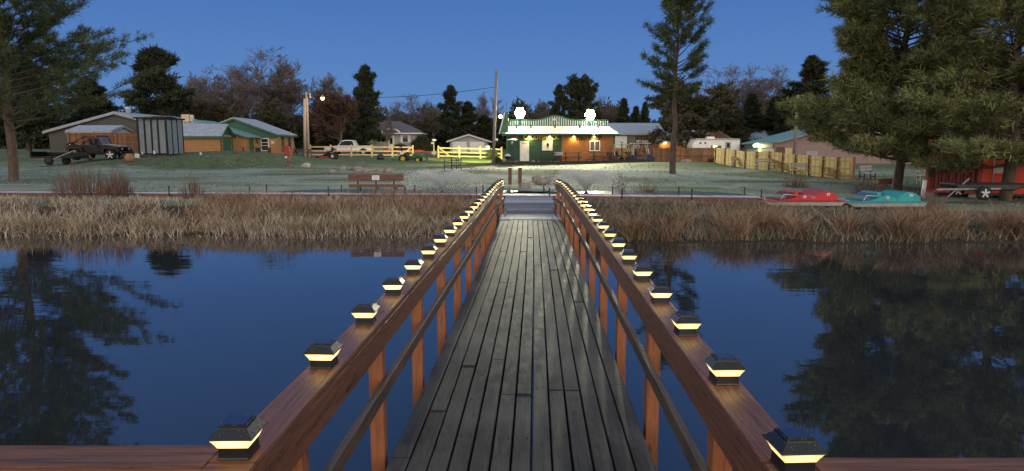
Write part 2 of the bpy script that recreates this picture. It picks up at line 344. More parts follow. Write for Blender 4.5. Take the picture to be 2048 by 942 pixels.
def groundmat():
    m = bpy.data.materials.new('frosted_turf'); m.use_nodes = True; t = m.node_tree; n = t.nodes.new; l = t.links.new
    p = t.nodes['Principled BSDF']; p.inputs['Roughness'].default_value = .85; p.inputs['Specular IOR Level'].default_value = .2
    tc = n('ShaderNodeTexCoord')
    def noise(s, d=5, sc=(1, 1, 1), r=.6):
        mp = n('ShaderNodeMapping'); mp.inputs['Scale'].default_value = sc; l(tc.outputs['Object'], mp.inputs[0])
        q = n('ShaderNodeTexNoise'); q.inputs['Scale'].default_value = s; q.inputs['Detail'].default_value = d; q.inputs['Roughness'].default_value = r; l(mp.outputs[0], q.inputs['Vector']); return q.outputs['Fac']
    def mixc(f, a, b, bt='MIX'):
        x = n('ShaderNodeMix'); x.data_type = 'RGBA'; x.blend_type = bt
        for i, v in ((0, f), (6, a), (7, b)):
            if isinstance(v, tuple): x.inputs[i].default_value = (*v, 1)
            elif isinstance(v, (int, float)): x.inputs[i].default_value = v
            else: l(v, x.inputs[i])
        return x.outputs[2]
    def rg(f, stops):
        q = n('ShaderNodeValToRGB'); ramp(q, [(a, (b, b, b)) for a, b in stops]); l(f, q.inputs[0]); return q.outputs[0]
    frost = mixc(rg(noise(.8, 6), [(.35, 0), (.65, 1)]), (.20, .265, .205), (.30, .355, .285))
    rough_ = mixc(rg(noise(1.7, 6), [(.35, 0), (.65, 1)]), (.065, .10, .045), (.14, .165, .08))
    patch = rg(noise(.11, 3, (1, 1.8, 1), .5), [(.50, 0), (.56, 1)])
    sp = n('ShaderNodeSeparateXYZ'); l(tc.outputs['Object'], sp.inputs[0])
    fy = n('ShaderNodeMapRange'); l(sp.outputs['Y'], fy.inputs[0]); fy.inputs[1].default_value = 47; fy.inputs[2].default_value = 53
    def mth(op, a, b=None, c=None):
        q = n('ShaderNodeMath'); q.operation = op; q.use_clamp = op in ('MAXIMUM', 'MINIMUM')
        for i, v in enumerate((a, b, c)):
            if v is None: continue
            if isinstance(v, (int, float)): q.inputs[i].default_value = v
            else: l(v, q.inputs[i])
        return q.outputs[0]
    def zone(x, y, rx, ry):
        mp = n('ShaderNodeMapping'); mp.vector_type = 'POINT'; mp.inputs['Location'].default_value = (-x/rx, -y/ry, 0); mp.inputs['Scale'].default_value = (1/rx, 1/ry, 0); l(tc.outputs['Object'], mp.inputs[0])
        ln = n('ShaderNodeVectorMath'); ln.operation = 'LENGTH'; l(mp.outputs[0], ln.inputs[0])
        q = n('ShaderNodeMapRange'); l(mth('ADD', ln.outputs['Value'], mth('MULTIPLY', noise(.8, 4), .5)), q.inputs[0]); q.inputs[1].default_value = 1.35; q.inputs[2].default_value = 1.15; return q.outputs[0]
    f1 = mth('MAXIMUM', fy.outputs[0], mth('MULTIPLY', patch, .55))
    for z_ in ((-25, 50, 10, 7), (-13, 46, 5, 2.2), (-8, 38, 7, 1.6), (2.0, 38, 4, 1.6), (6.5, 30, 3.2, 1.5), (14, 33.5, 4, 1.3), (21, 42, 8, 5), (0, 30.5, 3, 1.0), (-6.5, 33, 4, 1.2), (24, 33, 9, 5)):
        f1 = mth('MAXIMUM', f1, zone(*z_))
    c = mixc(f1, frost, rough_)
    dirt = rg(noise(.35, 5, (.6, 1.6, 1)), [(.57, 0), (.62, .8)])
    c = mixc(dirt, c, (.21, .165, .115))
    # bank soil under the reeds
    by = n('ShaderNodeMapRange'); l(sp.outputs['Y'], by.inputs[0]); by.inputs[1].default_value = 19.6; by.inputs[2].default_value = 19.2
    c = mixc(by.outputs[0], c, (.060, .042, .028))
    fine = noise(9, 4); c = mixc(.5, c, rg(fine, [(.2, .55), (.8, 1.0)]), 'MULTIPLY')
    l(c, p.inputs['Base Color'])
    b = n('ShaderNodeBump'); b.inputs['Strength'].default_value = .6; b.inputs['Distance'].default_value = .05; l(noise(5, 6), b.inputs['Height']); l(b.outputs[0], p.inputs['Normal'])
    return m
M['ground'] = groundmat()
xs = np.concatenate([np.linspace(-900, -70, 14), np.linspace(-65, -32, 34), np.linspace(-31.5, 31.5, 211), np.linspace(32, 65, 34), np.linspace(70, 900, 14)])
ys = np.concatenate([np.linspace(-300, -8, 8), np.linspace(-6, 14, 24), np.linspace(14.3, 60, 190), np.linspace(60.6, 120, 70), np.linspace(130, 1500, 14)])
tag(link('ground', grid('ground', xs, ys, M['ground'])), kind='structure')

def watermat(name, base, ripple, rs, ior=1.45, rough=.015):
    m = bpy.data.materials.new(name); m.use_nodes = True; t = m.node_tree; n = t.nodes.new; l = t.links.new
    p = t.nodes['Principled BSDF']; p.inputs['Base Color'].default_value = (*base, 1); p.inputs['Roughness'].default_value = rough; p.inputs['IOR'].default_value = ior
    tc = n('ShaderNodeTexCoord'); mp = n('ShaderNodeMapping'); mp.inputs['Scale'].default_value = rs; l(tc.outputs['Object'], mp.inputs[0])
    a = n('ShaderNodeTexNoise'); a.inputs['Scale'].default_value = 1; a.inputs['Detail'].default_value = 3; l(mp.outputs[0], a.inputs['Vector'])
    sp = n('ShaderNodeSeparateXYZ'); l(tc.outputs['Object'], sp.inputs[0]); mrr = n('ShaderNodeMapRange'); l(sp.outputs['Y'], mrr.inputs[0]); mrr.inputs[1].default_value = 3; mrr.inputs[2].default_value = 15
    mrr.inputs[3].default_value = .12; mrr.inputs[4].default_value = 1
    mu = n('ShaderNodeMath'); mu.operation = 'MULTIPLY'; l(a.outputs['Fac'], mu.inputs[0]); l(mrr.outputs[0], mu.inputs[1])
    b = n('ShaderNodeBump'); b.inputs['Strength'].default_value = 1; b.inputs['Distance'].default_value = ripple; l(mu.outputs[0], b.inputs['Height']); l(b.outputs[0], p.inputs['Normal'])
    return m
M['water'] = watermat('pond_water', (.022, .027, .033), .0022, (.9, 3.6, 1), 1.95)
M['water2'] = watermat('fountain_pond_water', (.05, .075, .055), .05, (4, 9, 1), 1.4, .5)
wm = MB().bb(-96, 96, -5, 20, -.6, 0); wo = wm.build('pond_water', M['water']); tag(wo, kind='structure')
for (cx_, cy_, rx_, ry_) in PONDS:
    q = MB(); n_ = 40
    vs = [(cx_+rx_*1.2*cos(2*pi*i/n_), cy_+ry_*1.2*sin(2*pi*i/n_), .50) for i in range(n_)]
    q.add(vs, [list(range(n_))]); tag(q.build('fountain_pond_water', M['water2']), kind='structure')
M['asphalt'] = mat('asphalt', (.055, .055, .058), (.04, .04, .043), rough=.9, scale=5)
rv = []; rf = []
for i, X in enumerate(np.linspace(-120, -6, 60)):
    for Y in (78.0, 85.0): rv.append((X, Y, hz(X, Y)+.03))
for i in range(59): rf.append((2*i, 2*i+2, 2*i+3, 2*i+1))
tag(MB().add(rv, rf).build('street', M['asphalt']), kind='structure')

# ------------------------------------------------------------------ foot bridge
DZ = CZ-1.8       # deck top
RZ = CZ-.95       # cap rail top
YE = 17.9
def cx(y): return float(np.interp(y, [0, 3.5, 6.57, 8.9, 13.6, 16.4, 20.3], [-.075, .049, .158, .243, .384, .457, .50]))
def xl(y): return float(np.interp(y, [0, 16, 16.8, 17.9], [0, 0, .03, .09]))+cx(y)-.845
def xr(y): return cx(y)+.845-float(np.interp(y, [0, 16, 16.8, 17.9], [0, 0, .02, .08]))
br = thing('foot_bridge', 'long straight wooden foot bridge with dark grey plank deck and red-brown railings over the pond', 'bridge', (0, 0, DZ))
r_ = random.Random(11)
W0, W1 = -.77, .77; nb_ = 13; bw = (W1-W0)/nb_
dk = MB()
for i in range(nb_):
    joints = [-1.2]; off = [1.2, 1.9, .4, 2.6, 3.0, 2.2, 2.2, 1.5, 2.9, 2.9, .9, 2.7, 2.4][i]
    y = -1.2+off
    while y < 16.2: joints.append(y); y += r_.choice([3.05, 3.66, 2.44, 3.66])
    joints.append(16.45)
    for a, b in zip(joints[:-1], joints[1:]):
        if b-a < .2: continue
        x0 = W0+i*bw+.0035+r_.uniform(0, .003); x1 = W0+(i+1)*bw-.0035-r_.uniform(0, .003)
        dz = r_.uniform(-.003, .003); k = max(1, int((b-a)/1.2)); g_ = .004
        ysn = [a+g_+(b-a-2*g_)*j/k for j in range(k+1)]
        vs = []; fs = []
        for yy in ysn:
            c_ = cx(yy)
            for (xx, zz) in ((x0, DZ-.035), (x1, DZ-.035), (x1, DZ+dz-.004), (x1-.005, DZ+dz), (x0+.005, DZ+dz), (x0, DZ+dz-.004)): vs.append((c_+xx, yy, zz))
        for j in range(k):
            for s_ in range(6): fs.append((j*6+s_, j*6+(s_+1) % 6, (j+1)*6+(s_+1) % 6, (j+1)*6+s_))
        fs += [tuple(range(6))[::-1], tuple(k*6+s_ for s_ in range(6))]
        dk.add(vs, fs)
dk.build('deck', M['deck'], br, world=True)
nl = MB()
for i in range(nb_):
    for yy in np.arange(1.5, 9.5, .62):
        for sx_ in (-.03, .03):
            x_ = cx(yy)+W0+(i+.5)*bw+sx_; nl.lathe((x_, yy+r_.uniform(-.012, .012), DZ+.0015), [(.0065, 0), (.005, .0015)], 6)
nl.build('deck_screws', mat('rusty_screw', (.03, .024, .022), rough=.5), br, world=True)['kind'] = 'stuff'
js = MB()
for sx_ in (-.74, 0, .74):
    for a, b in zip(range(-1, 17, 2), range(1, 19, 2)):
        b = min(b, 16.4); js.beam((cx(a)+sx_, a, DZ-.14), (cx(b)+sx_, b, DZ-.14), .04, .2)
js.build('joist', M['midrail'], br, world=True)
# ramp of cross planks up to the boardwalk
rp_ = MB(); y = 16.47; pts = [(16.47, DZ+.012), (18.0, DZ+.05), (18.02, DZ+.085), (20.3, CZ-1.47)]
def rampz(y): return float(np.interp(y, [a for a, b in pts], [b for a, b in pts]))
while y < 20.28:
    wd = .138; x0 = -.78 if y < 18 else -.70; x1 = .78 if y < 18 else .73
    z0 = rampz(y); z1 = rampz(y+wd); c_ = cx(y)
    sk = r_.uniform(-.015, .015)
    vs = [(c_+x0+sk, y+.003, z0-.035), (c_+x1+sk, y+.003, z0-.035), (c_+x1+sk, y+wd-.003, z1-.035), (c_+x0+sk, y+wd-.003, z1-.035), (c_+x0+sk, y+.010, z0), (c_+x1+sk, y+.010, z0), (c_+x1+sk, y+wd-.003, z1), (c_+x0+sk, y+wd-.003, z1)]
    rp_.add(vs, [(3, 2, 1, 0), (4, 5, 6, 7), (0, 1, 5, 4), (1, 2, 6, 5), (2, 3, 7, 6), (3, 0, 4, 7)]); y += wd+.004
rp_.build('ramp', M['ramp'], br, world=True)
rb = MB()
for x0 in (-.66, .68): rb.beam((cx(18)+x0, 16.6, DZ-.1), (cx(20)+x0, 20.2, .55), .05, .2)
rb.build('ramp_joist', M['dkbrown'], br, world=True)
CUT = list(np.arange(1.9, 16.0, 2.35))+[16.0, 16.8, 17.3, YE]
for side, fx in ((-1, xl), (1, xr)):
    c = MB(); a_ = MB(); mrl = MB()
    for a, b in zip(CUT[:-1], CUT[1:]):
        e = .002
        c.beam((fx(a), a+e, RZ-.018), (fx(b), b-e, RZ-.018), .148, .036)
        o1 = -side*.052
        a_.beam((fx(a)+o1, a+e, RZ-.107), (fx(b)+o1, b-e, RZ-.107), .034, .138)
        o2 = -side*.052
        mrl.beam((fx(a)+o2, a+e, RZ-.43), (fx(b)+o2, b-e, RZ-.43), .036, .085)
    c.build('cap_rail', M['railw'], br, bevel=.004, world=True, seg=2)
    sc_ = MB()
    for yy in np.arange(2.2, 12, .39): sc_.lathe((fx(yy)+r_.choice((-.045, .045)), yy, RZ-.0005), [(.005, 0), (.004, .0012)], 6)
    sc_.build('rail_screws', M['capblack'], br, world=True)['kind'] = 'stuff'
    a_.build('side_rail', M['railw'], br, bevel=.003, world=True)
    mrl.build('mid_rail', M['midrail'], br, bevel=.003, world=True)
    ys_ = list(np.arange(2.42, 17, 1.33)) if side < 0 else list(np.arange(2.62, 17, 1.58))
    ys_.append(17.8)
    for yy in ys_:
        x_ = fx(yy)+side*.008; bt = -.85 if yy < 16 else (.0 if yy < 17 else .1)
        MB().bb(x_-.042, x_+.042, yy-.042, yy+.042, bt, RZ-.037).build('post', M['post'], br, bevel=.004, world=True)
# landing the photographer stands on, with rails running off to both sides
ld = thing('landing_deck', 'near wooden landing whose red-brown rails run out to both sides of the bridge', 'deck', (0, 0, DZ))
pk = MB()
for i in range(22):
    y_ = 1.75-i*.142; 
    for (a, b) in ((-3.6, cx(y_)-.775), (cx(y_)+.775, 3.6)):
        pk.bb(a, b, y_-.137, y_, DZ-.036, DZ+r_.uniform(-.003, .001))
pk.bb(-.85, .7, -1.4, -1.22, DZ-.036, DZ)
pk.build('deck', M['deck'], ld, world=True)
for sgn in (-1, 1):
    c = MB(); f_ = MB(); yc = 1.945 if sgn < 0 else 1.86
    fx = xl if sgn < 0 else xr
    x0 = fx(yc)+sgn*.076; x1 = sgn*3.6; a, b = min(x0, x1), max(x0, x1)
    ya = yc-.075; yb = yc+.075
    c.bb(a, b, ya, yb, RZ-.036, RZ-.0005)
    if sgn < 0: c.bb(fx(yc)-.0745, fx(yc)+.0735, ya-.03, 1.898, RZ-.036, RZ-.0005)
    else: c.bb(fx(yc)-.0735, fx(yc)+.0745, ya-.03, 1.898, RZ-.036, RZ-.0005)
    c.build('cap_rail', M['railx'], ld, bevel=.004, world=True, seg=2)
    xi = fx(yc)-sgn*.07
    a, b = min(xi, x1), max(xi, x1)
    f_.bb(a, b, ya-.022, ya+.012, RZ-.176, RZ-.038); f_.build('side_rail', M['railx'], ld, bevel=.003, world=True)
    MB().bb(a+.05, b, ya-.02, ya+.016, RZ-.47, RZ-.385).build('mid_rail', M['midrail'], ld, bevel=.003, world=True)
    for xx in (fx(yc)+sgn*.02, sgn*2.3, sgn*3.5):
        MB().bb(xx-.042, xx+.042, yc-.035, yc+.049, -.8, RZ-.037).build('post', M['post'], ld, bevel=.004, world=True)

# post cap lights
M['lens'] = None
def lensmat():
    m = bpy.data.materials.new('ribbed_glowing_lens'); m.use_nodes = True; t = m.node_tree; n = t.nodes.new; l = t.links.new
    p = t.nodes['Principled BSDF']; p.inputs['Base Color'].default_value = (.75, .66, .42, 1); p.inputs['Roughness'].default_value = .3
    tc = n('ShaderNodeTexCoord'); wv = n('ShaderNodeTexWave'); wv.wave_type = 'BANDS'; wv.bands_direction = 'DIAGONAL'; wv.inputs['Scale'].default_value = 62; l(tc.outputs['Object'], wv.inputs['Vector'])
    # the bulb sits behind the middle of each pane: brighter there
    ln = n('ShaderNodeVectorMath'); ln.operation = 'LENGTH'; mp = n('ShaderNodeMapping'); mp.inputs['Location'].default_value = (0, 0, -.062); l(tc.outputs['Object'], mp.inputs[0]); l(mp.outputs[0], ln.inputs[0])
    q = n('ShaderNodeMapRange'); l(ln.outputs['Value'], q.inputs[0]); q.inputs[1].default_value = .05; q.inputs[2].default_value = .085; q.inputs[3].default_value = 2.5; q.inputs[4].default_value = 1.1
    w2 = n('ShaderNodeMapRange'); l(wv.outputs['Fac'], w2.inputs[0]); w2.inputs[3].default_value = .78; w2.inputs[4].default_value = 1.05
    mu = n('ShaderNodeMath'); mu.operation = 'MULTIPLY'; l(q.outputs[0], mu.inputs[0]); l(w2.outputs[0], mu.inputs[1])
    oi = n('ShaderNodeObjectInfo'); ov = n('ShaderNodeMapRange'); l(oi.outputs['Random'], ov.inputs[0]); ov.inputs[3].default_value = .7; ov.inputs[4].default_value = 1.2
    m5 = n('ShaderNodeMath'); m5.operation = 'MULTIPLY'; l(mu.outputs[0], m5.inputs[0]); l(ov.outputs[0], m5.inputs[1])
    p.inputs['Emission Color'].default_value = (1, .70, .26, 1); l(m5.outputs[0], p.inputs['Emission Strength'])
    return m
M['lens'] = lensmat()
def sq(hw, z): return [(-hw, -hw, z), (hw, -hw, z), (hw, hw, z), (-hw, hw, z)]
def loft(mb, rings, cap=True):
    vs = []; fs = []
    for (hw, z) in rings: vs += sq(hw, z)
    for i in range(len(rings)-1):
        for j in range(4): fs.append((i*4+j, i*4+(j+1) % 4, (i+1)*4+(j+1) % 4, (i+1)*4+j))
    if cap: fs += [(3, 2, 1, 0), tuple(len(vs)-4+j for j in range(4))]
    return mb.add(vs, fs)
lamp0 = thing('post_cap_light', 'x', 'light', (0, 0, RZ))
base_ = loft(MB(), [(.049, 0), (.049, .004), (.0465, .006), (.0455, .038)]).build('base', M['capblack'], lamp0, bevel=.002)
loft(MB(), [(.047, .039), (.053, .052), (.0635, .070)]).build('lens', M['lens'], lamp0)
cap_ = loft(MB(), [(.068, .0705), (.069, .074), (.0655, .077), (.045, .098), (.043, .100), (.042, .108)]).build('lid', M['capblack'], lamp0, bevel=.0012)
loft(MB(), [(.036, .1085), (.036, .1105)]).build('solar_panel', M['panel'], cap_)
dd = MB()
for i in range(46):
    a = r_.uniform(-.06, .06); b = r_.uniform(-.06, .06); mxx = max(abs(a), abs(b)); zz = .1 if mxx < .043 else .098-(mxx-.045)*(.021/.0205)
    if mxx < .043: zz = .1085
    dd.lathe((a, b, zz), [(.0004, 0), (.0012, .0006), (.0005, .0014)], 5)
dd.build('dew', M['frost'], cap_)['kind'] = 'stuff'
ORD = ['first', 'second', 'third', 'fourth', 'fifth', 'sixth', 'seventh', 'eighth', 'ninth', 'tenth', 'eleventh', 'twelfth', 'thirteenth', 'fourteenth', 'fifteenth', 'sixteenth', 'seventeenth', 'eighteenth', 'nineteenth', 'twentieth', 'twenty-first', 'twenty-second', 'twenty-third', 'twenty-fourth']
first = True
for side, y0, ys0, st, nm in ((-1, 1.96, 2.80, .718, 'left'), (1, 1.868, 2.60, .70, 'right')):
    ysn = [y0]
    y = ys0
    while y < YE-.05: ysn.append(y); y += st
    ysn.append(YE-.08) if YE-ysn[-1] > .35 else None
    for i, y in enumerate(ysn):
        o = lamp0 if first else copy_tree(lamp0); first = False
        fx = xl if side < 0 else xr
        o.location = (fx(y)+side*.004, y, RZ); o.rotation_euler = (0, 0, r_.uniform(-.05, .05)+(.0 if i else -side*.0))
        if i == 0: lb = 'lit black post cap light on the %s rail corner nearest the viewer' % nm
        elif i == len(ysn)-1: lb = 'lit post cap light at the far end of the %s bridge rail' % nm
        else: lb = 'lit black post cap light on the %s bridge rail, %s from the near corner' % (nm, ORD[i])
        tag(o, lb, 'light', 'solar post cap lights on the %s bridge rail' % nm)

# ------------------------------------------------------------------ boardwalk along the shore
bwk = thing('boardwalk', 'low frosted boardwalk with brown side boards running along the reedy shore', 'boardwalk', (0, 20.4, .5))
BT = CZ-1.47
tp = MB(); sd_ = MB(); x = -34.0
def bwz(X): return BT
while x < 7.35:
    yb = float(bwY(x)); yb2 = float(bwY(x+.14)); z_ = BT+r_.uniform(-.004, .002)
    tp.add([(x+.003, yb, z_-.035), (x+.137, yb2, z_-.035), (x+.137, yb2+.92, z_-.035), (x+.003, yb+.92, z_-.035), (x+.003, yb, z_), (x+.137, yb2, z_), (x+.137, yb2+.92, z_), (x+.003, yb+.92, z_)],
           [(3, 2, 1, 0), (4, 5, 6, 7), (0, 1, 5, 4), (1, 2, 6, 5), (2, 3, 7, 6), (3, 0, 4, 7)]); x += .14
M['bwtop'] = mat('frosted_walk_planks', (.56, .60, .64), (.34, .37, .41), rough=.6, scale=4, island=.4)
tp.build('planking', M['bwtop'], bwk, world=True)
xs_ = [-34]+[v for v in np.arange(-31.5, 7.3, 2.44)]+[7.4]
for a, b in zip(xs_[:-1], xs_[1:]):
    sd_.beam((a+.003, float(bwY(a))-.022, BT-.09), (b-.003, float(bwY(b))-.022, BT-.09), .04, .2)
    sd_.beam((a+.003, float(bwY(a))+.93, BT-.09), (b-.003, float(bwY(b))+.93, BT-.09), .04, .2)
sd_.build('side_board', M['redwood'], bwk, world=True)
pg0 = thing('boardwalk_peg', 'x', 'post')
MB().tube([(0, 0, -.35), (0, 0, .26)], .022, 8).build('peg', M['blackm'], pg0)
MB().box((0, -.03, -.14), (.11, .07, .10)).build('bracket', M['concrete'], pg0, bevel=.01)
fr = True
pegs = [(145, 'beside the dark off-roader'), (317, 'left of the mound gazebo'), (488, 'below the orange cabins'), (652, 'left of the brown bench'), (809, 'right of the brown bench'), (953, 'just left of the bridge end'), (1098, 'at the bridge ramp'), (1238, 'right of the right fountain'), (1369, 'below the tall slender pine'), (1496, 'left of the red pedal boat')]
for i, (px, wh) in enumerate(pegs):
    for back in (0, 1):
        o = pg0 if fr else copy_tree(pg0); fr = False
        X = Xat(px+(-8 if back and px > 1024 else (10 if back else 0)), 20.4, BT); Y = float(bwY(X))+(.975 if back else -.07)
        o.location = (X, Y, BT); o.rotation_euler.z = pi if back else 0
        tag(o, 'thin black peg on the %s edge of the boardwalk %s' % ('lawn' if back else 'water', wh), 'post', 'black pegs along the boardwalk')
# bench seen from behind
bx_ = Xat(747, 20.9, 1.0); by_ = float(bwY(bx_))+.62
bn = thing('park_bench', 'wide red-brown plank bench seen from behind, white notice taped to its backrest', 'bench', (bx_, by_, BT))
b = MB()
for z in (.56, .455): b.box((0, 0, z), (1.76, .035, .098))
b.box((0, .02, .245), (1.76, .035, .10))
b.build('backrest', M['dkbrown'], bn, bevel=.004)
MB().box((0, .22, .22), (1.76, .14, .035)).box((0, .37, .22), (1.76, .14, .035)).build('seat', M['dkbrown'], bn, bevel=.004)
for x in (-.58, 0, .58): MB().box((x, .04, .28), (.05, .05, .56)).box((x, .36, .1), (.05, .05, .2)).build('leg', M['blackm'], bn, bevel=.003)
ntc = MB().box((.0, -.021, .51), (.235, .004, .15)).build('notice', M['white'], bn)
mk_ = MB()
for k in range(4): mk_.box((0, -.0245, .555-k*.03), (.15-.02*(k % 2), .002, .008))
mk_.build('writing', mat('grey_ink', (.35, .35, .36)), ntc)
# two stout posts on the far side of the walk
for i, px in enumerate((1020, 1040)):
    p = P(px, 366, 28.0); o = thing('brown_post', ('left' if i == 0 else 'right')+' of the two stout red-brown posts beyond the bridge end', 'post', (p.x, 28, p.z-.05), 0, 'stout posts beyond the bridge')
    MB().box((0, 0, .32), (.15, .15, .68)).build('shaft', M['dkbrown'], o, bevel=.01); MB().box((0, 0, .67), (.17, .17, .03)).build('cap', M['redwood'], o, bevel=.006)

# ------------------------------------------------------------------ fountains
def spraymat():
    m = bpy.data.materials.new('water_spray'); m.use_nodes = True; t = m.node_tree; t.nodes.clear(); n = t.nodes.new; l = t.links.new
    o = n('ShaderNodeOutputMaterial'); a = n('ShaderNodeBsdfDiffuse'); b = n('ShaderNodeBsdfTranslucent'); a.inputs[0].default_value = (.97, .98, .97, 1); b.inputs[0].default_value = (.98, .99, .97, 1)
    q = n('ShaderNodeMixShader'); q.inputs[0].default_value = .65; l(a.outputs[0], q.inputs[1]); l(b.outputs[0], q.inputs[2]); l(q.outputs[0], o.inputs[0]); return m
M['spray'] = spraymat()
def fountain(px, Y, wpx, hpx, lab, seed):
    rr = np.random.default_rng(seed)
    base = P(px, 389, Y); x0 = base.x; z0 = .5
    o = thing('fountain', lab, 'fountain', (x0, Y, z0), 0, 'spraying fountains in the lawn ponds')
    MB().lathe((0, 0, -.05), [(.22, 0), (.25, .05), (.2, .1), (.06, .13), (.04, .2)], 14).build('nozzle', M['blackm'], o)
    S = Y/FPX; hh = hpx*S; ww = wpx*S/2
    n = 15000
    az = rr.uniform(0, 2*pi, n); jet = rr.integers(0, 34, n)/34*2*pi; az = np.where(rr.random(n) < .55, jet+rr.normal(0, .035, n), az)
    reach = ww*rr.uniform(.62, 1.05, n)*(1-.25*rr.random(n)**3); hgt = hh*rr.uniform(.65, 1.02, n)
    t = rr.random(n)**1.3
    R_ = reach*t; Z = .16+4*hgt*t*(1-t)*(.85+.15*rr.random(n))*1.0
    px_ = np.stack([R_*np.cos(az), R_*np.sin(az), Z], 1)+rr.normal(0, 1, (n, 3))*(.006+.03*t[:, None])
    dz = 4*hgt*(1-2*t); d = np.stack([reach*np.cos(az), reach*np.sin(az), dz], 1); d /= np.linalg.norm(d, axis=1)[:, None]
    Ls = rr.uniform(.02, .075, n)[:, None]; sd = np.cross(d, rr.normal(0, 1, (n, 3))); sd /= np.linalg.norm(sd, axis=1)[:, None]; sw = rr.uniform(.0035, .0075, n)[:, None]
    s2 = np.cross(d, sd)
    V = np.stack([px_-d*Ls/2, px_+sd*sw, px_-sd*sw*.5+s2*sw*.8, px_-sd*sw*.5-s2*sw*.8, px_+d*Ls/2], 1).reshape(-1, 3)
    k = np.arange(n)*5; F = np.concatenate([np.stack([k+a, k+b, k+c], 1) for a, b, c in ((0, 1, 2), (0, 2, 3), (0, 3, 1), (4, 2, 1), (4, 3, 2), (4, 1, 3))])
    link('spray', mesh_np('spray', V, F, M['spray']), o)
fountain(884, 24.4, 215, 40, 'left fountain throwing a wide umbrella of spray beside the brown bench', 1)
fountain(1172, 23.6, 190, 44, 'right fountain spraying mist just past the bridge end', 2)

# ------------------------------------------------------------------ rocks
def rock(c, s, seed, lab, grp=None, squash=.7, m=None):
    rr = random.Random(seed); import bmesh
    me = bpy.data.meshes.new('rock'); bm = bmesh.new(); bmesh.ops.create_icosphere(bm, subdivisions=2, radius=s)
    ph = [rr.uniform(0, 6) for _ in range(6)]
    for v in bm.verts:
        c_ = v.co.normalized(); k = 1+.18*sin(c_.x*3+ph[0])+.15*sin(c_.y*4+ph[1])+.12*sin(c_.z*5+ph[2])+.06*sin(c_.x*9+ph[3])
        v.co = Vector((c_.x*1.15, c_.y, c_.z*squash))*s*k
    bm.to_mesh(me); bm.free(); me.materials.append(m or M['rock'])
    for p in me.polygons: p.use_smooth = True
    o = link('rock', me, None, c); return tag(o, lab, 'rock', grp)
o = G(610, 48); rock((o.x, o.y, o.z+.05), .33, 1, 'lone pale boulder on the frosted green behind the bird post', m=M['concrete'])
rk = [(664, 338, 'grassy left end'), (685, 333, 'left side'), (712, 331, 'upper left'), (716, 337, 'lower left'), (727, 332, 'middle, largest'), (733, 339, 'front middle'), (745, 334, 'right of middle'), (762, 336, 'right side'), (776, 338, 'far right end')]
for i, (px, py, wh) in enumerate(rk):
    Y = 46-(py-331)*.9; g = G(px, Y); rock((g.x, g.y, g.z+.07), r_.uniform(.18, .3), 20+i, 'rounded boulder in the rock pile left of the bench, '+wh, 'boulders in the lawn rock pile')
for i, (px, Y, s, wh) in enumerate([(1075, 33, .25, 'left of the three boulders on the bank past the bridge end'), (1083, 31, .30, 'middle boulder on the bank past the bridge end'), (1100, 32, .34, 'biggest boulder on the bank past the bridge end'), (1113, 31, .30, 'boulder at the pond edge right of the bridge-end bank'), (820, 27, .2, 'small reddish stone by the left fountain pond'), (838, 27, .22, 'flat reddish stone by the left fountain pond'), (1182, 22.2, .22, 'dark wet boulder at the foot of the right fountain'), (1370, 61, .45, 'dark boulder on the grass right of the tall slender pine'), (1050, 27, .2, 'small brown stone by the stout posts')]):
    g = G(px, Y); rock((g.x, g.y, g.z+s*.25), s, 50+i, wh)

# ------------------------------------------------------------------ reeds (stuff)
def blades(name, n, region, hts, cols, seed, clump=.0, arch=.5, wd=.016, nseg=4):
    rr = np.random.default_rng(seed)
    X, Y = region(rr, n); n = len(X)
    Z = H(X, Y)-.03
    Hh = hts(rr, X, Y)
    az = rr.uniform(0, 2*pi, n); lean = np.abs(rr.normal(0, .22, n))+.05; ar = rr.uniform(.1, 1, n)*arch
    dx = np.cos(az); dy = np.sin(az)
    W = wd*rr.uniform(.6, 1.4, n)
    rows = []
    sa = rr.uniform(0, pi, n)
    for k in range(nseg+1):
        t = k/nseg; h = Hh*(t-ar*.45*t*t*t); o = Hh*(lean*t+ar*.75*t*t)
        wk = W*(1-.85*t)
        cxk = X+dx*o; cyk = Y+dy*o; czk = Z+h
        rows.append(np.stack([cxk-np.cos(sa)*wk/2, cyk-np.sin(sa)*wk/2, czk], 1)); rows.append(np.stack([cxk+np.cos(sa)*wk/2, cyk+np.sin(sa)*wk/2, czk], 1))
    V = np.stack(rows, 1).reshape(-1, 3); m = 2*(nseg+1); b = np.arange(n)*m
    F = np.concatenate([np.stack([b+2*k, b+2*k+1, b+2*k+3, b+2*k+2], 1) for k in range(nseg)])
    return link(name, mesh_np(name, V, F, cols))
M['reed'] = mat('dry_reed_tan', (.64, .55, .43), (.15, .11, .08), rough=.8, scale=1.1, island=.9, c3=(.36, .285, .21), spec=.2)
M['reed2'] = mat('dry_sedge_rust', (.48, .335, .22), (.15, .10, .066), rough=.8, scale=1.0, island=.8, c3=(.29, .20, .13), spec=.2)
M['reed3'] = mat('grey_green_reed', (.33, .30, .22), (.11, .10, .07), rough=.8, scale=1.0, island=.7, spec=.2)
def cl_noise(X, Y): return np.sin(X*1.7+2*np.sin(Y*1.1))*.4+np.sin(X*3.3+Y*2.2+1)*.35+np.sin(X*.6+4)*.2+np.sin(X*7.1+2.5*np.sin(Y*3.3))*.35
def reg_left(rr, n):
    X = rr.uniform(-24, -.35, n*2); Y = shoreY(X)+rr.uniform(-.15, 1, n*2)**1*4.4; k = (Y < bwY(X)-.1) & (cl_noise(X, Y)+rr.normal(0, .35, n*2) > -.45); X = X[k][:n]; Y = Y[k][:n]; return X, Y
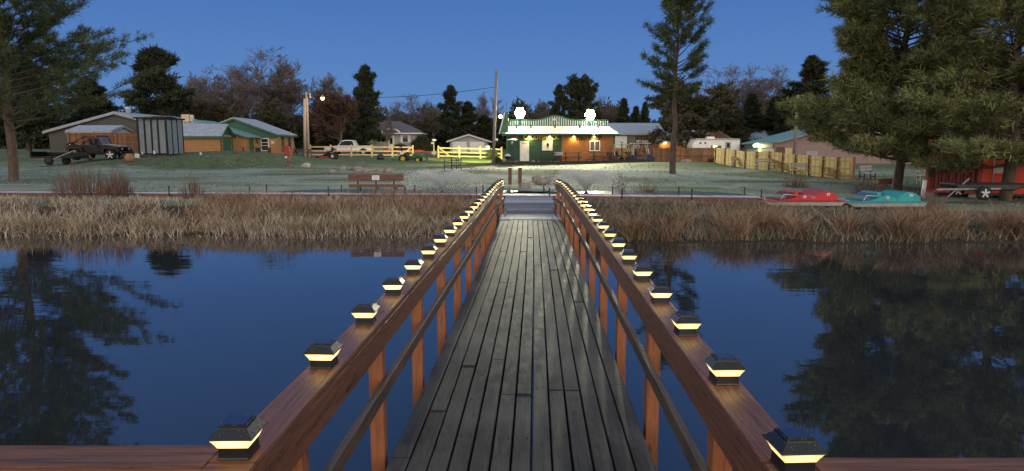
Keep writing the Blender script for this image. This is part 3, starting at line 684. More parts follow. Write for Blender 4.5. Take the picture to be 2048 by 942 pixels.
def reg_right(rr, n):
    X = rr.uniform(1.45, 24, n*2); Y = shoreY(X)+rr.uniform(-.05, 1, n*2)*4.6; k = (Y < bwY(X)-.1+(X > 8)*2.5) & ((X < 7.2) | (Y < 18.6)) & (cl_noise(X, Y)+rr.normal(0, .35, n*2) > -.35); return X[k][:n], Y[k][:n]
def hl(rr, X, Y):
    d = np.clip((Y-shoreY(X))/3.8, 0, 1)
    near = 1-.35*np.exp(-((X+.8)**2)/4)
    return (.24+.20*(cl_noise(X, Y)*.5+.5))*rr.uniform(.55, 1.25, len(X))*near*(1-.55*sstep(.45, 1, d))
def hr(rr, X, Y): return (.24+.20*(cl_noise(X, Y)*.5+.5))*rr.uniform(.55, 1.2, len(X))*np.where((Y > 17.6), .62, 1)
tag(blades('reeds', 30000, reg_left, hl, M['reed'], 5, arch=.8, wd=.017), 'dry tan reeds and grasses along the shore left of the bridge', 'reeds', kind='stuff')
tag(blades('reeds', 24000, reg_right, hr, M['reed3'], 6, arch=.8, wd=.016), 'dry grey-green grasses along the shore right of the bridge', 'reeds', kind='stuff')
def reg_clump(lo, hi, ncl, per, y0, y1, s):
    def f(rr, n):
        Xs = []; Ys = []
        for i in range(ncl):
            x = rr.uniform(lo, hi); y = float(shoreY(x))+rr.uniform(y0, y1); k = int(per*rr.uniform(.6, 1.3))
            Xs.append(rr.normal(x, s*rr.uniform(.6, 1.3), k)); Ys.append(rr.normal(y, s*.8, k))
        X = np.concatenate(Xs); Y = np.concatenate(Ys); k = (Y > shoreY(X)-.12) & (Y < bwY(X)-.05) & ((X < -.5) | (X > 1.6)); return X[k], Y[k]
    return f
tag(blades('sedge_clumps', 0, reg_clump(1.7, 16, 46, 260, .0, .9, .13), lambda rr, X, Y: rr.uniform(.5, .95, len(X)), M['reed2'], 8, arch=1.25, wd=.014, nseg=6), 'arching rust-brown sedge tussocks at the water edge right of the bridge', 'sedge', kind='stuff')
tag(blades('sedge_clumps', 0, reg_clump(-24, -.7, 90, 90, -.02, .5, .16), lambda rr, X, Y: rr.uniform(.3, .6, len(X)), mat('pale_reed', (.54, .45, .30), (.24, .18, .11), rough=.8, island=.8, scale=1), 9, arch=1.1, wd=.020, nseg=5), 'pale straw sedge tufts at the water edge left of the bridge', 'sedge', kind='stuff')
tag(blades('sedge_clumps', 0, reg_clump(-9, -.6, 40, 160, 1.0, 3.4, .3), lambda rr, X, Y: rr.uniform(.35, .6, len(X)), M['reed2'], 10, arch=1.0, wd=.013, nseg=5), 'rust-brown grass patches among the reeds left of the bridge', 'grass', kind='stuff')
def turf(name, n, yr, xr, size, m, lab, seed, thr):
    rr = np.random.default_rng(seed); Y = yr[0]+(yr[1]-yr[0])*rr.random(n)**1.4; X = (rr.random(n)-.5)*2*xr*(Y/30+.25)
    k = (np.sin(X*.9+np.sin(Y*.8)*2)+np.sin(Y*.7+X*.35)+rr.normal(0, .6, n) > thr) & (Y > bwY(X)+1.2)
    for (cx_, cy_, rx_, ry_) in PONDS: k &= (((X-cx_)/rx_)**2+((Y-cy_)/ry_)**2) > 1.4
    X = X[k]; Y = Y[k]; Z = H(X, Y); n = len(X)
    V, F = tuftmesh(np.stack([X, Y, Z], 1), np.tile([0, 0, 1.2], (n, 1)), size*rr.uniform(.5, 1.3, n)*(.6+Y/60), 7, .10, rr, .8)
    tag(link(name, mesh_np(name, V, F, m)), lab, 'grass', kind='stuff')
def reg_lawn(rr, n):
    X = rr.uniform(-36, -2, n); Y = rr.uniform(64, 78, n); return X, Y

# ------------------------------------------------------------------ trees
def segmesh(segs, n):
    p0 = np.array([s[0] for s in segs]); p1 = np.array([s[1] for s in segs]); r0 = np.array([s[2] for s in segs]); r1 = np.array([s[3] for s in segs])
    d = p1-p0; d /= np.maximum(np.linalg.norm(d, axis=1), 1e-6)[:, None]
    ref = np.where(np.abs(d[:, 2:3]) > .9, np.array([[1., 0, 0]]), np.array([[0, 0, 1.]]))
    a = np.cross(d, ref); a /= np.linalg.norm(a, axis=1)[:, None]; b = np.cross(d, a)
    V = []
    for j in range(n):
        o = a*cos(2*pi*j/n)+b*sin(2*pi*j/n); V.append(p0+o*r0[:, None]); V.append(p1+o*r1[:, None])
    V = np.stack(V, 1).reshape(-1, 3); k = np.arange(len(segs))*2*n
    F = np.concatenate([np.stack([k+2*j, k+2*((j+1) % n), k+2*((j+1) % n)+1, k+2*j+1], 1) for j in range(n)])
    return V, F
def tuftmesh(pos, dr, size, per, wd, rr, spread=.9):
    n = len(pos); pos = np.repeat(pos, per, 0); dr = np.repeat(dr, per, 0); size = np.repeat(size, per)
    d = dr+rr.normal(0, spread, (n*per, 3)); d /= np.linalg.norm(d, axis=1)[:, None]
    st = pos+rr.normal(0, .25, (n*per, 3))*size[:, None]
    s = np.cross(d, rr.normal(0, 1, (n*per, 3))); s /= np.linalg.norm(s, axis=1)[:, None]
    L = (size*rr.uniform(.6, 1.15, n*per))[:, None]; W = (size*wd)[:, None]
    V = np.stack([st-s*W, st+s*W, st+d*L], 1).reshape(-1, 3); k = np.arange(n*per)*3
    return V, np.stack([k, k+1, k+2], 1)
def conifer(seed, Hh=10., R=2.5, zb=2., nb=60, prof=None, e0=-.05, e1=.7, curve=.15, sub=6, sl=.38, tsize=.3, per=12, wd=.07, r0=None, tilt=.0, gap=.0, mleaf='pine_far', asym=0, start=.25, kt=3):
    rr = np.random.default_rng(seed); segs = []; P_ = []; D_ = []; S_ = []
    r0 = r0 or Hh*.016; prof = prof or (lambda t: (1-t)**.8)
    nz = 10; tp = [np.array([rr.normal(0, .004*Hh)*(i > 0), rr.normal(0, .004*Hh)*(i > 0), Hh*i/nz]) for i in range(nz+1)]
    for i in range(nz): segs.append((tp[i], tp[i+1], r0*(1-i/nz)**.8+.01, r0*(1-(i+1)/nz)**.8+.01))
    def tr(z): i = min(int(z/Hh*nz), nz-1); f = z/Hh*nz-i; return tp[i]*(1-f)+tp[i+1]*f
    limbs = []
    for i in range(nb):
        t = (i+rr.random())/nb; z = zb+(Hh-zb)*t
        if rr.random() < gap: continue
        az = i*2.399+rr.normal(0, .35); L = R*prof(t)*rr.uniform(.6, 1.15)*(1+asym*np.cos(az)); el = e0+(e1-e0)*t+rr.normal(0, .1)
        b0 = tr(min(z, Hh*.99)); h = np.array([np.cos(az), np.sin(az), 0]); sd = np.array([-h[1], h[0], 0])
        pts = []
        wob = rr.normal(0, .06)
        for s in np.linspace(0, 1, 5): pts.append(b0+h*L*s+sd*L*wob*s*s+np.array([0, 0, L*(np.tan(el)*s+curve*s*s)]))
        rb_ = r0*.3*(1-t*.6)*min(1, L/R+.3)
        for k in range(4): limbs.append((pts[k], pts[k+1], rb_*(1-k/4.3), rb_*(1-(k+1)/4.3)))
        for k, s in enumerate(np.linspace(start, 1., sub)):
            ii = min(int(s*4), 3); f = s*4-ii; q = pts[ii]*(1-f)+pts[ii+1]*f
            a = (1 if k % 2 else -1)*rr.uniform(.35, 1.0)*(s < .99); dv = h*np.cos(a)+sd*np.sin(a)+np.array([0, 0, .12+.25*rr.normal()*.5+.15])
            dv /= np.linalg.norm(dv); ls = L*sl*(1.15-.7*s)*rr.uniform(.6, 1.2)+tsize*.3
            limbs.append((q, q+dv*ls, rb_*.35, rb_*.12))
            for u in np.linspace(.3, 1, kt):
                P_.append(q+dv*ls*u+rr.normal(0, tsize*.15, 3)); D_.append(dv+np.array([0, 0, .35])); S_.append(tsize*rr.uniform(.75, 1.25))
    for k in range(6): P_.append(tr(Hh*(1-.02*k))*1.0+np.array([0, 0, tsize*.2])); D_.append(np.array([0, 0, 1.])); S_.append(tsize)
    V, F = segmesh(segs, 8); V2, F2 = segmesh(limbs, 4)
    trunk = mesh_np('trunk', np.concatenate([V, V2]), np.concatenate([F, F2+len(V)]), M['bark'], True)
    V, F = tuftmesh(np.array(P_), np.array(D_), np.array(S_), per, wd, rr)
    return trunk, mesh_np('crown', V, F, M[mleaf])
def bare(seed, Hh=10., W=4., fork=.25, mleaf='bark_g', lv=5, wand=.16, up=.35, r0=None, buds=0, bm='olive', tw=.032, bs=.3):
    rr = np.random.default_rng(seed); thick = []; thin = []; P_ = []; D_ = []
    r0 = r0 or Hh*.018
    def grow(p, d, L, r, l):
        n = 4 if l < 2 else 3; pts = [p]; 
        for i in range(n):
            d = d+rr.normal(0, wand*(1.1 if l else .25), 3)+np.array([0, 0, up*.12]); d /= np.linalg.norm(d); q = pts[-1]+d*L/n; pts.append(q)
            ra = max(r*(1-.5*i/n), tw*.5); rb2 = max(r*(1-.5*(i+1)/n), tw*.45)
            (thick if l < 2 else thin).append((pts[-2], q, ra, rb2))
        if buds and l >= lv-2:
            for q in pts[1:]: P_.append(q); D_.append(d)
        if l >= lv: return
        nc = [9, 6, 5, 5, 4][min(l, 4)]
        for c in range(nc):
            s = (.35 if l else fork)+(1-(.35 if l else fork))*(c+rr.random())/nc; k = min(int(s*n), n-1); f = s*n-k; q = pts[k]*(1-f)+pts[k+1]*f
            a = rr.uniform(.35, .95); ax = rr.normal(0, 1, 3); ax -= d*ax.dot(d); ax /= np.linalg.norm(ax)
            nd = d*np.cos(a)+ax*np.sin(a); nd[2] = nd[2]*.8+up*.4; nd /= np.linalg.norm(nd)
            grow(q, nd, L*rr.uniform(.42, .68)*(1.0 if l else .95), r*.52*(1-.3*s), l+1)
    grow(np.zeros(3), np.array([0, 0, 1.]), Hh*.62, r0, 0)
    V, F = segmesh(thick, 6); V2, F2 = segmesh(thin, 3)
    allv = np.concatenate([V, V2]); zx = allv[:, 2].max(); wx = np.percentile(np.abs(allv[:, :2]), 97)
    sc_ = np.array([W/wx, W/wx, Hh/zx]); V *= sc_; V2 *= sc_
    if buds:
        b, f_ = tuftmesh(np.array(P_)*sc_, np.array(D_), np.full(len(P_), bs), buds, .25, rr, 1.2)
        # crown = twigs (as quads) and leaf clumps (tris->quads)
        f4 = np.concatenate([f_, f_[:, 2:3]], 1)
        me = mesh_np('crown', np.concatenate([V2, b]), np.concatenate([F2]), M[mleaf])
        me = bpy.data.meshes.new('crown'); vs = np.concatenate([V2, b]); 
        me.vertices.add(len(vs)); me.vertices.foreach_set('co', vs.astype(np.float32).ravel())
        li = np.concatenate([F2.ravel(), (f_+len(V2)).ravel()]).astype(np.int32); me.loops.add(len(li)); me.loops.foreach_set('vertex_index', li)
        ls = np.concatenate([np.arange(len(F2))*4, len(F2)*4+np.arange(len(f_))*3]).astype(np.int32); me.polygons.add(len(ls)); me.polygons.foreach_set('loop_start', ls)
        me.materials.append(M[mleaf]); me.materials.append(M[bm]); me.polygons.foreach_set('material_index', np.concatenate([np.zeros(len(F2)), np.ones(len(f_))]).astype(np.int32)); me.update(calc_edges=True)
        return mesh_np('trunk', V, F, M['bark_g'], True), me
    return mesh_np('trunk', V, F, M['bark_g'], True), mesh_np('crown', V2, F2, M[mleaf])
KT = {}
KT['pineA'] = conifer(1, 10, 3.6, 1.5, 46, lambda t: (1-t)**.55*(.75+.35*sin(t*17)), -.02, .55, .05, 10, .40, .5, 20, .13, gap=.03)
KT['pineB'] = conifer(2, 10, 3.0, 1.2, 52, lambda t: (1-t)**.7*(.8+.3*sin(t*23+1)), -.08, .5, .08, 10, .38, .46, 18, .13)
KT['layer'] = conifer(3, 10, 2.6, 1.6, 40, lambda t: (1-t)**.75*(.55+.6*abs(sin(t*13))), .0, .35, .12, 9, .38, .42, 18, .12)
KT['spruce'] = conifer(4, 10, 2.2, .5, 80, lambda t: (1-t)**.9, -.3, .25, .12, 8, .34, .40, 16, .12)
KT['round'] = conifer(5, 10, 3.1, 1.5, 60, lambda t: math.sqrt(max(.05, 1-(t*1.02)**2.2)), .1, .9, .0, 9, .38, .5, 18, .13)
KT['bareA'] = bare(11, 10, 4.2, .3)
KT['bareB'] = bare(12, 10, 3.6, .22, up=.6)
KT['bareC'] = bare(13, 10, 4.8, .2, wand=.24, up=.2)
KT['bareR'] = bare(14, 10, 3.6, .15, mleaf='bark_r', up=.5, buds=1, bm='rust', bs=.26)
KT['olive'] = bare(15, 10, 4.6, .15, buds=2, bm='olive', bs=.34, up=.5)
def tree(name, kind, px, top, Y, hw, lab, cat='tree', base=None, rz=None, lean=0):
    g = G(px, Y); 
    if base is not None: g.z = Zat(base, Y, px)
    zt = Zat(top, Y, px); Hh = zt-g.z; rr = random.Random(int(px*7+Y))
    o = thing(name, lab, cat, (g.x, g.y, g.z-.05), rr.uniform(0, 6.28) if rz is None else rz, 'trees behind the lawn')
    tm, cm = KT[kind]
    bwid = {'pineA': 3.6, 'pineB': 3.0, 'layer': 2.6, 'spruce': 2.2, 'round': 3.1, 'bareA': 4.2, 'bareB': 3.6, 'bareC': 4.8, 'bareR': 3.6, 'olive': 4.6}[kind]
    s = hw*Y/FPX/bwid
    a = link('trunk', tm, o); b = link('crown', cm, o)
    for q in (a, b): q.scale = (s, s, Hh/10)
    return o
T = [('bare_tree', 'bareA', 462, 122, 114, 66, 'bare tree between the dark pine and the tallest bare tree'),
     ('bare_tree', 'bareB', 560, 108, 122, 58, 'bare tree close right of the tallest bare tree'),
     ('bare_tree', 'bareB', 385, 140, 118, 45, 'bare tree half hidden right behind the big dark pine'),
     ('bare_tree', 'bareA', 1505, 124, 128, 70, 'middle one of the fan shaped bare trees on the right'),
     ('bare_tree', 'bareB', 655, 165, 125, 40, 'bare tree right behind the orange street lamp'),
     ('leafy_tree', 'olive', 385, 190, 100, 55, 'dark low tree behind the orange shed roof'),
     ('bare_tree', 'bareB', 462, 150, 108, 50, 'middle bare tree between the two widest ones above the green gable'),
     ('leafy_tree', 'olive', 555, 205, 104, 50, 'dark undergrowth tree behind the green gable cabin'),
     ('pine_tree', 'pineB', 668, 205, 112, 40, 'dark evergreen in the shade right of the street lamp'),
     ('leafy_tree', 'olive', 850, 232, 118, 45, 'low dark tree between the grey house and the garage'),
     ('pine_tree', 'pineB', 968, 232, 122, 34, 'low dark pine behind the tall leaning pole'),
     ('bare_tree', 'bareC', 1240, 205, 130, 50, 'faint bare tree behind the pointed evergreens'),
     ('leafy_tree', 'olive', 1160, 212, 112, 55, 'olive tree glowing in the light behind the right floodlight'),
     ('pine_tree', 'pineB', 1450, 215, 104, 60, 'broad dark evergreen between the barn gable and the fan shaped trees'),
     ('pine_tree', 'pineB', 1580, 185, 100, 45, 'dark evergreen right behind the top of the weathered pole'),
     ('pine_tree', 'pineB', 1760, 150, 88, 60, 'dark pine filling in behind the trunk of the near right pine'),
     ('pine_tree', 'pineA', 322, 103, 92, 78, 'big dark pine with jagged crown behind the screened gazebo'),
     ('pine_tree', 'pineB', 190, 165, 100, 70, 'dark pine half hidden by the near left pine, behind the big grey shed'),
     ('pine_tree', 'pineB', 60, 120, 90, 90, 'tall dark pine at the far left behind the jeep'),
     ('bare_tree', 'bareC', 425, 130, 112, 72, 'wide bare tree right of the big dark pine, spreading over the cabins'),
     ('bare_tree', 'bareA', 516, 90, 116, 90, 'tallest bare tree, standing above the orange cabins'),
     ('bare_tree', 'bareC', 590, 135, 120, 62, 'bare tree just left of the double street pole'),
     ('pine_tree', 'spruce', 628, 232, 125, 26, 'small dark evergreen behind the double street pole'),
     ('bare_tree', 'bareB', 680, 142, 128, 48, 'upright bare tree between the street lamp and the dark pine'),
     ('pine_tree', 'pineB', 735, 136, 108, 42, 'dark dense pine just left of the grey house'),
     ('russet_tree', 'bareR', 682, 182, 98, 44, 'russet leaved tree behind the white pickup'),
     ('russet_tree', 'bareB', 776, 230, 96, 13, 'small bare twiggy tree in front of the grey house'),
     ('bare_tree', 'bareA', 818, 182, 135, 48, 'bare oak rising behind the right side of the grey house roof'),
     ('bare_tree', 'bareB', 868, 196, 145, 36, 'pale bare tree left of the layered white pine'),
     ('pine_tree', 'layer', 903, 174, 125, 34, 'layered pine above the two-door garage'),
     ('pine_tree', 'pineB', 936, 206, 128, 34, 'dark pine right of the garage roof'),
     ('bare_tree', 'bareB', 968, 180, 132, 26, 'thin bare tree just left of the tall leaning pole'),
     ('bare_tree', 'bareB', 1080, 196, 140, 34, 'bare tree between the two roof floodlights, left part'),
     ('pine_tree', 'layer', 1117, 173, 118, 30, 'layered pine above the peak of the pro shop parapet'),
     ('pine_tree', 'round', 1160, 165, 120, 36, 'round topped pine above the right roof floodlight'),
     ('bare_tree', 'bareA', 1206, 188, 128, 42, 'bare tree right of the round topped pine'),
     ('pine_tree', 'spruce', 1246, 199, 122, 24, 'pointed evergreen above the pet wash roof, tallest there'),
     ('pine_tree', 'spruce', 1270, 214, 124, 20, 'middle pointed evergreen above the pet wash roof'),
     ('pine_tree', 'spruce', 1288, 206, 126, 18, 'pointed evergreen close left of the tall slender pine'),
     ('leafy_tree', 'olive', 1372, 152, 88, 80, 'broad olive brown tree behind the tall slender pine'),
     ('bare_tree', 'bareA', 1468, 124, 122, 70, 'left one of the two big fan shaped bare trees on the right'),
     ('bare_tree', 'bareA', 1538, 122, 124, 62, 'right one of the two big fan shaped bare trees on the right'),
     ('leafy_tree', 'olive', 1440, 205, 100, 45, 'low olive tree behind the white camper'),
     ('pine_tree', 'spruce', 1500, 190, 108, 36, 'dark spruce behind the green roofed building, left'),
     ('pine_tree', 'spruce', 1548, 196, 108, 38, 'dark spruce left of the weathered pole on the right'),
     ('pine_tree', 'layer', 1615, 118, 92, 66, 'open crowned pine rising behind the weathered pole on the right'),
     ('pine_tree', 'pineB', 1690, 155, 90, 60, 'dark pine just left of the big near right pine'),
     ('pine_tree', 'pineB', 1850, 120, 85, 80, 'dark pine behind the big near right pine'),
     ('pine_tree', 'pineA', 1985, 100, 80, 80, 'dark pine at the far right behind the red container')]
for a in T: tree(*a)
# dense woods that close the view behind the single trees
def woods():
    rr = np.random.default_rng(77); n = 26000
    X = rr.uniform(-150, 150, n); Y = rr.uniform(148, 175, n)
    top = 8.2+1.4*np.sin(X*.13)+1.3*np.sin(X*.31+1)+1.0*np.sin(X*.9); Z = rr.random(n)**.7*top*(.85+.3*rr.random(n))+.8
    V, F = tuftmesh(np.stack([X, Y, Z], 1), np.tile([0, 0, 1.], (n, 1)), np.full(n, 1.3), 5, .25, rr, 1.2)
    tag(link('distant_woods', mesh_np('distant_woods', V, F, M['pine_far'])), 'continuous dark band of woods far behind all the buildings', 'woods', kind='stuff')
woods()
# shrubs and hedge masses by the house
def shrub(px, Y, wpx, hpx, lab, m='olive', seed=1, per=12, dens=160, twig=True, size=.3, name='shrub', base=None):
    g = G(px, Y); s = Y/FPX; rx_ = wpx*s/2; h = hpx*s; rr = np.random.default_rng(seed)
    o = thing(name, lab, 'shrub', (g.x, g.y, g.z-.05))
    segs = []; n = dens
    az = rr.uniform(0, 2*pi, n); q = np.sqrt(rr.random(n)); top = np.stack([q*rx_*np.cos(az), q*rx_*.7*np.sin(az), h*np.sqrt(np.clip(1.05-q*q, .05, 1))*rr.uniform(.5, 1.05, n)], 1)
    for t_ in top:
        b0 = t_*(np.array([.25, .25, 0]) if twig else np.array([.8, .8, 0])); mid = (b0+t_)/2+rr.normal(0, .04, 3)*h; r_0 = max(.006, .00035*Y); segs += [(b0, mid, r_0, r_0*.8), (mid, t_, r_0*.8, r_0*.4)]
    V, F = segmesh(segs, 3); link('stem', mesh_np('stem', V, F, M['bark_r'] if m != 'olive' else M['bark_g']), o)
    if twig:
        V, F = tuftmesh(top, np.tile([0, 0, 1.], (n, 1)), np.full(n, size), per, .12, rr, .9); link('foliage', mesh_np('foliage', V, F, M[m]), o)
    return o
shrub(730, 107, 30, 16, 'low shrub under the left windows of the grey house', 'pine_far', 1)
shrub(800, 107, 32, 14, 'low shrub right of the grey house door', 'pine_far', 2)
shrub(845, 104, 45, 30, 'big dark bush between the grey house and the garage', 'pine_far', 3, dens=300, size=.45)
shrub(985, 72, 22, 22, 'dark bush at the foot of the tall leaning pole', 'pine', 4, size=.2)
shrub(994, 64, 20, 12, 'low green plant at the left corner of the shop', 'pine', 5, size=.15)
shrub(1072, 60, 9, 8, 'small dry bush on the lawn in front of the shop', 'rust', 6, dens=60, size=.12)
shrub(1188, 61, 10, 9, 'small brown bush below the pro shop window', 'rust', 7, dens=60, size=.12)
shrub(1240, 26.5, 36, 36, 'twiggy reddish weed clump on the lawn right of the fountain', 'rust', 8, dens=70, size=.06, per=4)
shrub(1290, 25.5, 60, 34, 'sparse dry weeds right of the right fountain', 'rust', 9, dens=50, size=.05, per=3)
shrub(165, 21.0, 130, 78, 'tall reddish bare shrub in front of the jeep at the left', 'rust', 10, dens=300, twig=False, base=None)
shrub(235, 21.0, 70, 70, 'reddish bare shrub below the jeep front wheel', 'rust', 11, dens=260, twig=False)
shrub(385, 20.6, 60, 52, 'reddish twig clump at the boardwalk below the mound', 'rust', 12, dens=150, twig=False)
shrub(1830, 19.4, 150, 50, 'tall brown dry weeds at the shore below the container', 'rust', 13, dens=300, twig=False)
shrub(1590, 30, 60, 30, 'dry brown weeds behind the red pedal boat', 'rust', 14, dens=110, twig=False)
shrub(1745, 27, 90, 46, 'dry brown weeds behind the turquoise pedal boat', 'rust', 15, dens=160, twig=False)
shrub(1425, 60, 22, 12, 'low dark bush at the corner of the brown fence', 'rust', 16, dens=80, size=.15)

M['turfg'] = mat('grass_tufts', (.16, .19, .10), (.06, .08, .035), rough=.8, island=.7, scale=.5)
M['turff'] = mat('frosted_tufts', (.46, .50, .44), (.20, .25, .19), rough=.8, island=.7, scale=.5)
M['leafl'] = mat('fallen_leaf_litter', (.20, .12, .07), (.09, .05, .03), rough=.9, island=.8)
turf('grass_tufts', 9000, (21.5, 62), 22, .075, M['turfg'], 'darker grass tufts scattered over the frosted lawn', 31, .5)
turf('frosted_grass', 14000, (21.5, 50), 22, .05, M['turff'], 'frosted grass blades standing on the lawn', 32, -.3)
turf('leaf_litter', 3500, (21.5, 50), 22, .05, M['leafl'], 'brown leaf litter scattered on the lawn', 33, 1.0)
# near big pines
wp = lambda t: (.62+.5*math.sqrt(max(0, 1-abs(t-.28)*1.25)))*(1-t)**.35*(.82+.25*sin(t*19))
def hero(name, px, Y, Hh, R, zb, lab, seed, mleaf, nb=70, asym=0, e0=-.12, sub=9, tsize=.26, per=15, r0=None, prof=wp, rz=0, e1=.8, sl=.4, wd=.055, curve=.18, gap=.0, start=.25, kt=4):
    g = G(px, Y); o = thing(name, lab, 'tree', (g.x, g.y, g.z-.08), rz)
    tm, cm = conifer(seed, Hh, R, zb, nb, prof, e0, e1, curve, sub, sl, tsize, per, wd, r0 or .2, mleaf=mleaf, asym=asym, gap=gap, start=start, kt=kt)
    link('trunk', tm, o); link('crown', cm, o); return o
hero('white_pine', 28, 31, 17, 5.1, 2.4, 'huge near pine cut off by the left edge of the view', 101, 'pine', e0=.12, e1=.9, curve=.32, nb=125, sub=10, per=34, tsize=.30, wd=.042, kt=5)
hero('white_pine', 1793, 29.5, 15.5, 4.2, 1.25, 'huge near pine at the right whose boughs hang over the red container', 102, 'pine_lit', e0=-.06, e1=.9, curve=.2, nb=185, sub=10, per=38, tsize=.33, wd=.055, kt=5)
hero('white_pine', 2010, 24.2, 12.5, 3.9, 1.3, 'second huge pine at the right edge leaning over the red container', 103, 'pine_lit', nb=125, sub=10, per=34, tsize=.30, wd=.05, kt=5)
rp = lambda t: (.5+.5*min(1, t/.1))*min(1, (1-t)/.42)**.75+.06
hero('red_pine', 1345, 40, Zat(3, 40, 1345)-.5, 1.62, 4.2, 'tall slender pine with bare lower trunk standing alone on the green', 104, 'pine', nb=66, e0=-.05, e1=1.05, sub=6, tsize=.30, per=36, r0=.19, prof=rp, sl=.22, wd=.055, curve=.32, start=.5, kt=2, gap=.2)

# ------------------------------------------------------------------ buildings, fences, vehicles
class Fr:
    """local metres of a thing whose root stands at pixel column px, distance Y"""
    def __init__(s, px, Y, base=None):
        g = G(px, Y); s.z0 = Zat(base, Y, px) if base is not None else g.z
        s.Y = Y; s.x0 = Xat(px, Y, s.z0); s.loc = (s.x0, Y, s.z0)
    def x(s, px, dy=0, z=None): return Xat(px, s.Y+dy, s.z0+1 if z is None else z)-s.x0
    def z(s, py, dy=0): return Zat(py, s.Y+dy)-s.z0
def text(txt, m, parent, cxl, zc, h, y, wmax=None, name='lettering', rz=0, bold=.035, spacing=1.0, axis='Y'):
    cu = bpy.data.curves.new('t', 'FONT'); cu.body = txt; cu.size = 1; cu.offset = bold; cu.extrude = .02; cu.align_x = 'CENTER'; cu.space_character = spacing
    ob = bpy.data.objects.new('t', cu); COL.objects.link(ob); dg = bpy.context.evaluated_depsgraph_get(); dg.update()
    me = bpy.data.meshes.new_from_object(ob.evaluated_get(dg)); bpy.data.objects.remove(ob)
    vs = np.zeros(len(me.vertices)*3, dtype=np.float32); me.vertices.foreach_get('co', vs); vs = vs.reshape(-1, 3)
    hh = vs[:, 1].max()-vs[:, 1].min(); ww = vs[:, 0].max()-vs[:, 0].min(); k = h/hh; kx = (wmax/ww) if wmax else k
    vs[:, 0] = (vs[:, 0]-(vs[:, 0].max()+vs[:, 0].min())/2)*kx; vs[:, 1] = (vs[:, 1]-(vs[:, 1].max()+vs[:, 1].min())/2)*k
    nv = np.stack([vs[:, 0], -vs[:, 2], vs[:, 1]], 1); me.vertices.foreach_set('co', nv.astype(np.float32).ravel()); me.materials.clear(); me.materials.append(m)
    me.update(); me.name = name
    return link(name, me, parent, (cxl, y, zc))
def lampobj(kind, energy, color, loc, parent=None, rot=None, size=None, radius=.1, blend=.6):
    l = bpy.data.lights.new('lamp_light', kind); l.energy = energy; l.color = color; l.shadow_soft_size = radius
    if kind == 'SPOT': l.spot_size = size; l.spot_blend = blend
    o = bpy.data.objects.new('lamp_light', l); COL.objects.link(o); o.location = loc; o.parent = parent
    if rot is not None: o.rotation_euler = rot
    return o
def aim(frm, to): return (Vector(to)-Vector(frm)).to_track_quat('-Z', 'Y').to_euler()
def window(parent, x0, x1, z0, z1, y, fm='white', axis='Y', name='window', t=.06, mull=1, glass='glass', sgn=-1):
    def bbx(mb, a0, a1, lo, hi, c0, c1):
        lo, hi = min(lo, hi), max(lo, hi)
        if axis == 'Y': mb.bb(a0, a1, lo, hi, c0, c1)
        else: mb.bb(lo, hi, a0, a1, c0, c1)
    f = MB(); w_ = .09
    bbx(f, x0, x1, y, y+sgn*t, z1-w_, z1); bbx(f, x0, x1, y, y+sgn*t, z0, z0+w_)
    bbx(f, x0, x0+w_, y, y+sgn*t, z0+w_, z1-w_); bbx(f, x1-w_, x1, y, y+sgn*t, z0+w_, z1-w_)
    for i in range(mull):
        xm = x0+(x1-x0)*(i+1)/(mull+1); bbx(f, xm-.035, xm+.035, y, y+sgn*t*.9, z0+w_, z1-w_)
    o = f.build(name, M[fm], parent)
    g = MB(); bbx(g, x0+w_*.5, x1-w_*.5, y-sgn*.005, y+sgn*t*.45, z0+w_*.5, z1-w_*.5); g.build('pane', M[glass], o)
    return o
def door(parent, x0, x1, z0, z1, y, m='white', axis='Y', sgn=-1, trim='white'):
    f = MB(); d = MB(); k = MB()
    def bbx(mb, a0, a1, lo, hi, c0, c1):
        lo, hi = min(lo, hi), max(lo, hi)
        if axis == 'Y': mb.bb(a0, a1, lo, hi, c0, c1)
        else: mb.bb(lo, hi, a0, a1, c0, c1)
    bbx(d, x0, x1, y, y+sgn*.05, z0, z1); o = d.build('door', M[m], parent)
    bbx(f, x0-.09, x0, y, y+sgn*.07, z0, z1); bbx(f, x1, x1+.09, y, y+sgn*.07, z0, z1); bbx(f, x0-.09, x1+.09, y, y+sgn*.07, z1, z1+.09); f.build('frame', M[trim], o)
    bbx(k, x1-.13, x1-.07, y+sgn*.05, y+sgn*.11, z0+.95, z0+1.03); k.build('handle', M['blackm'], o)
    return o
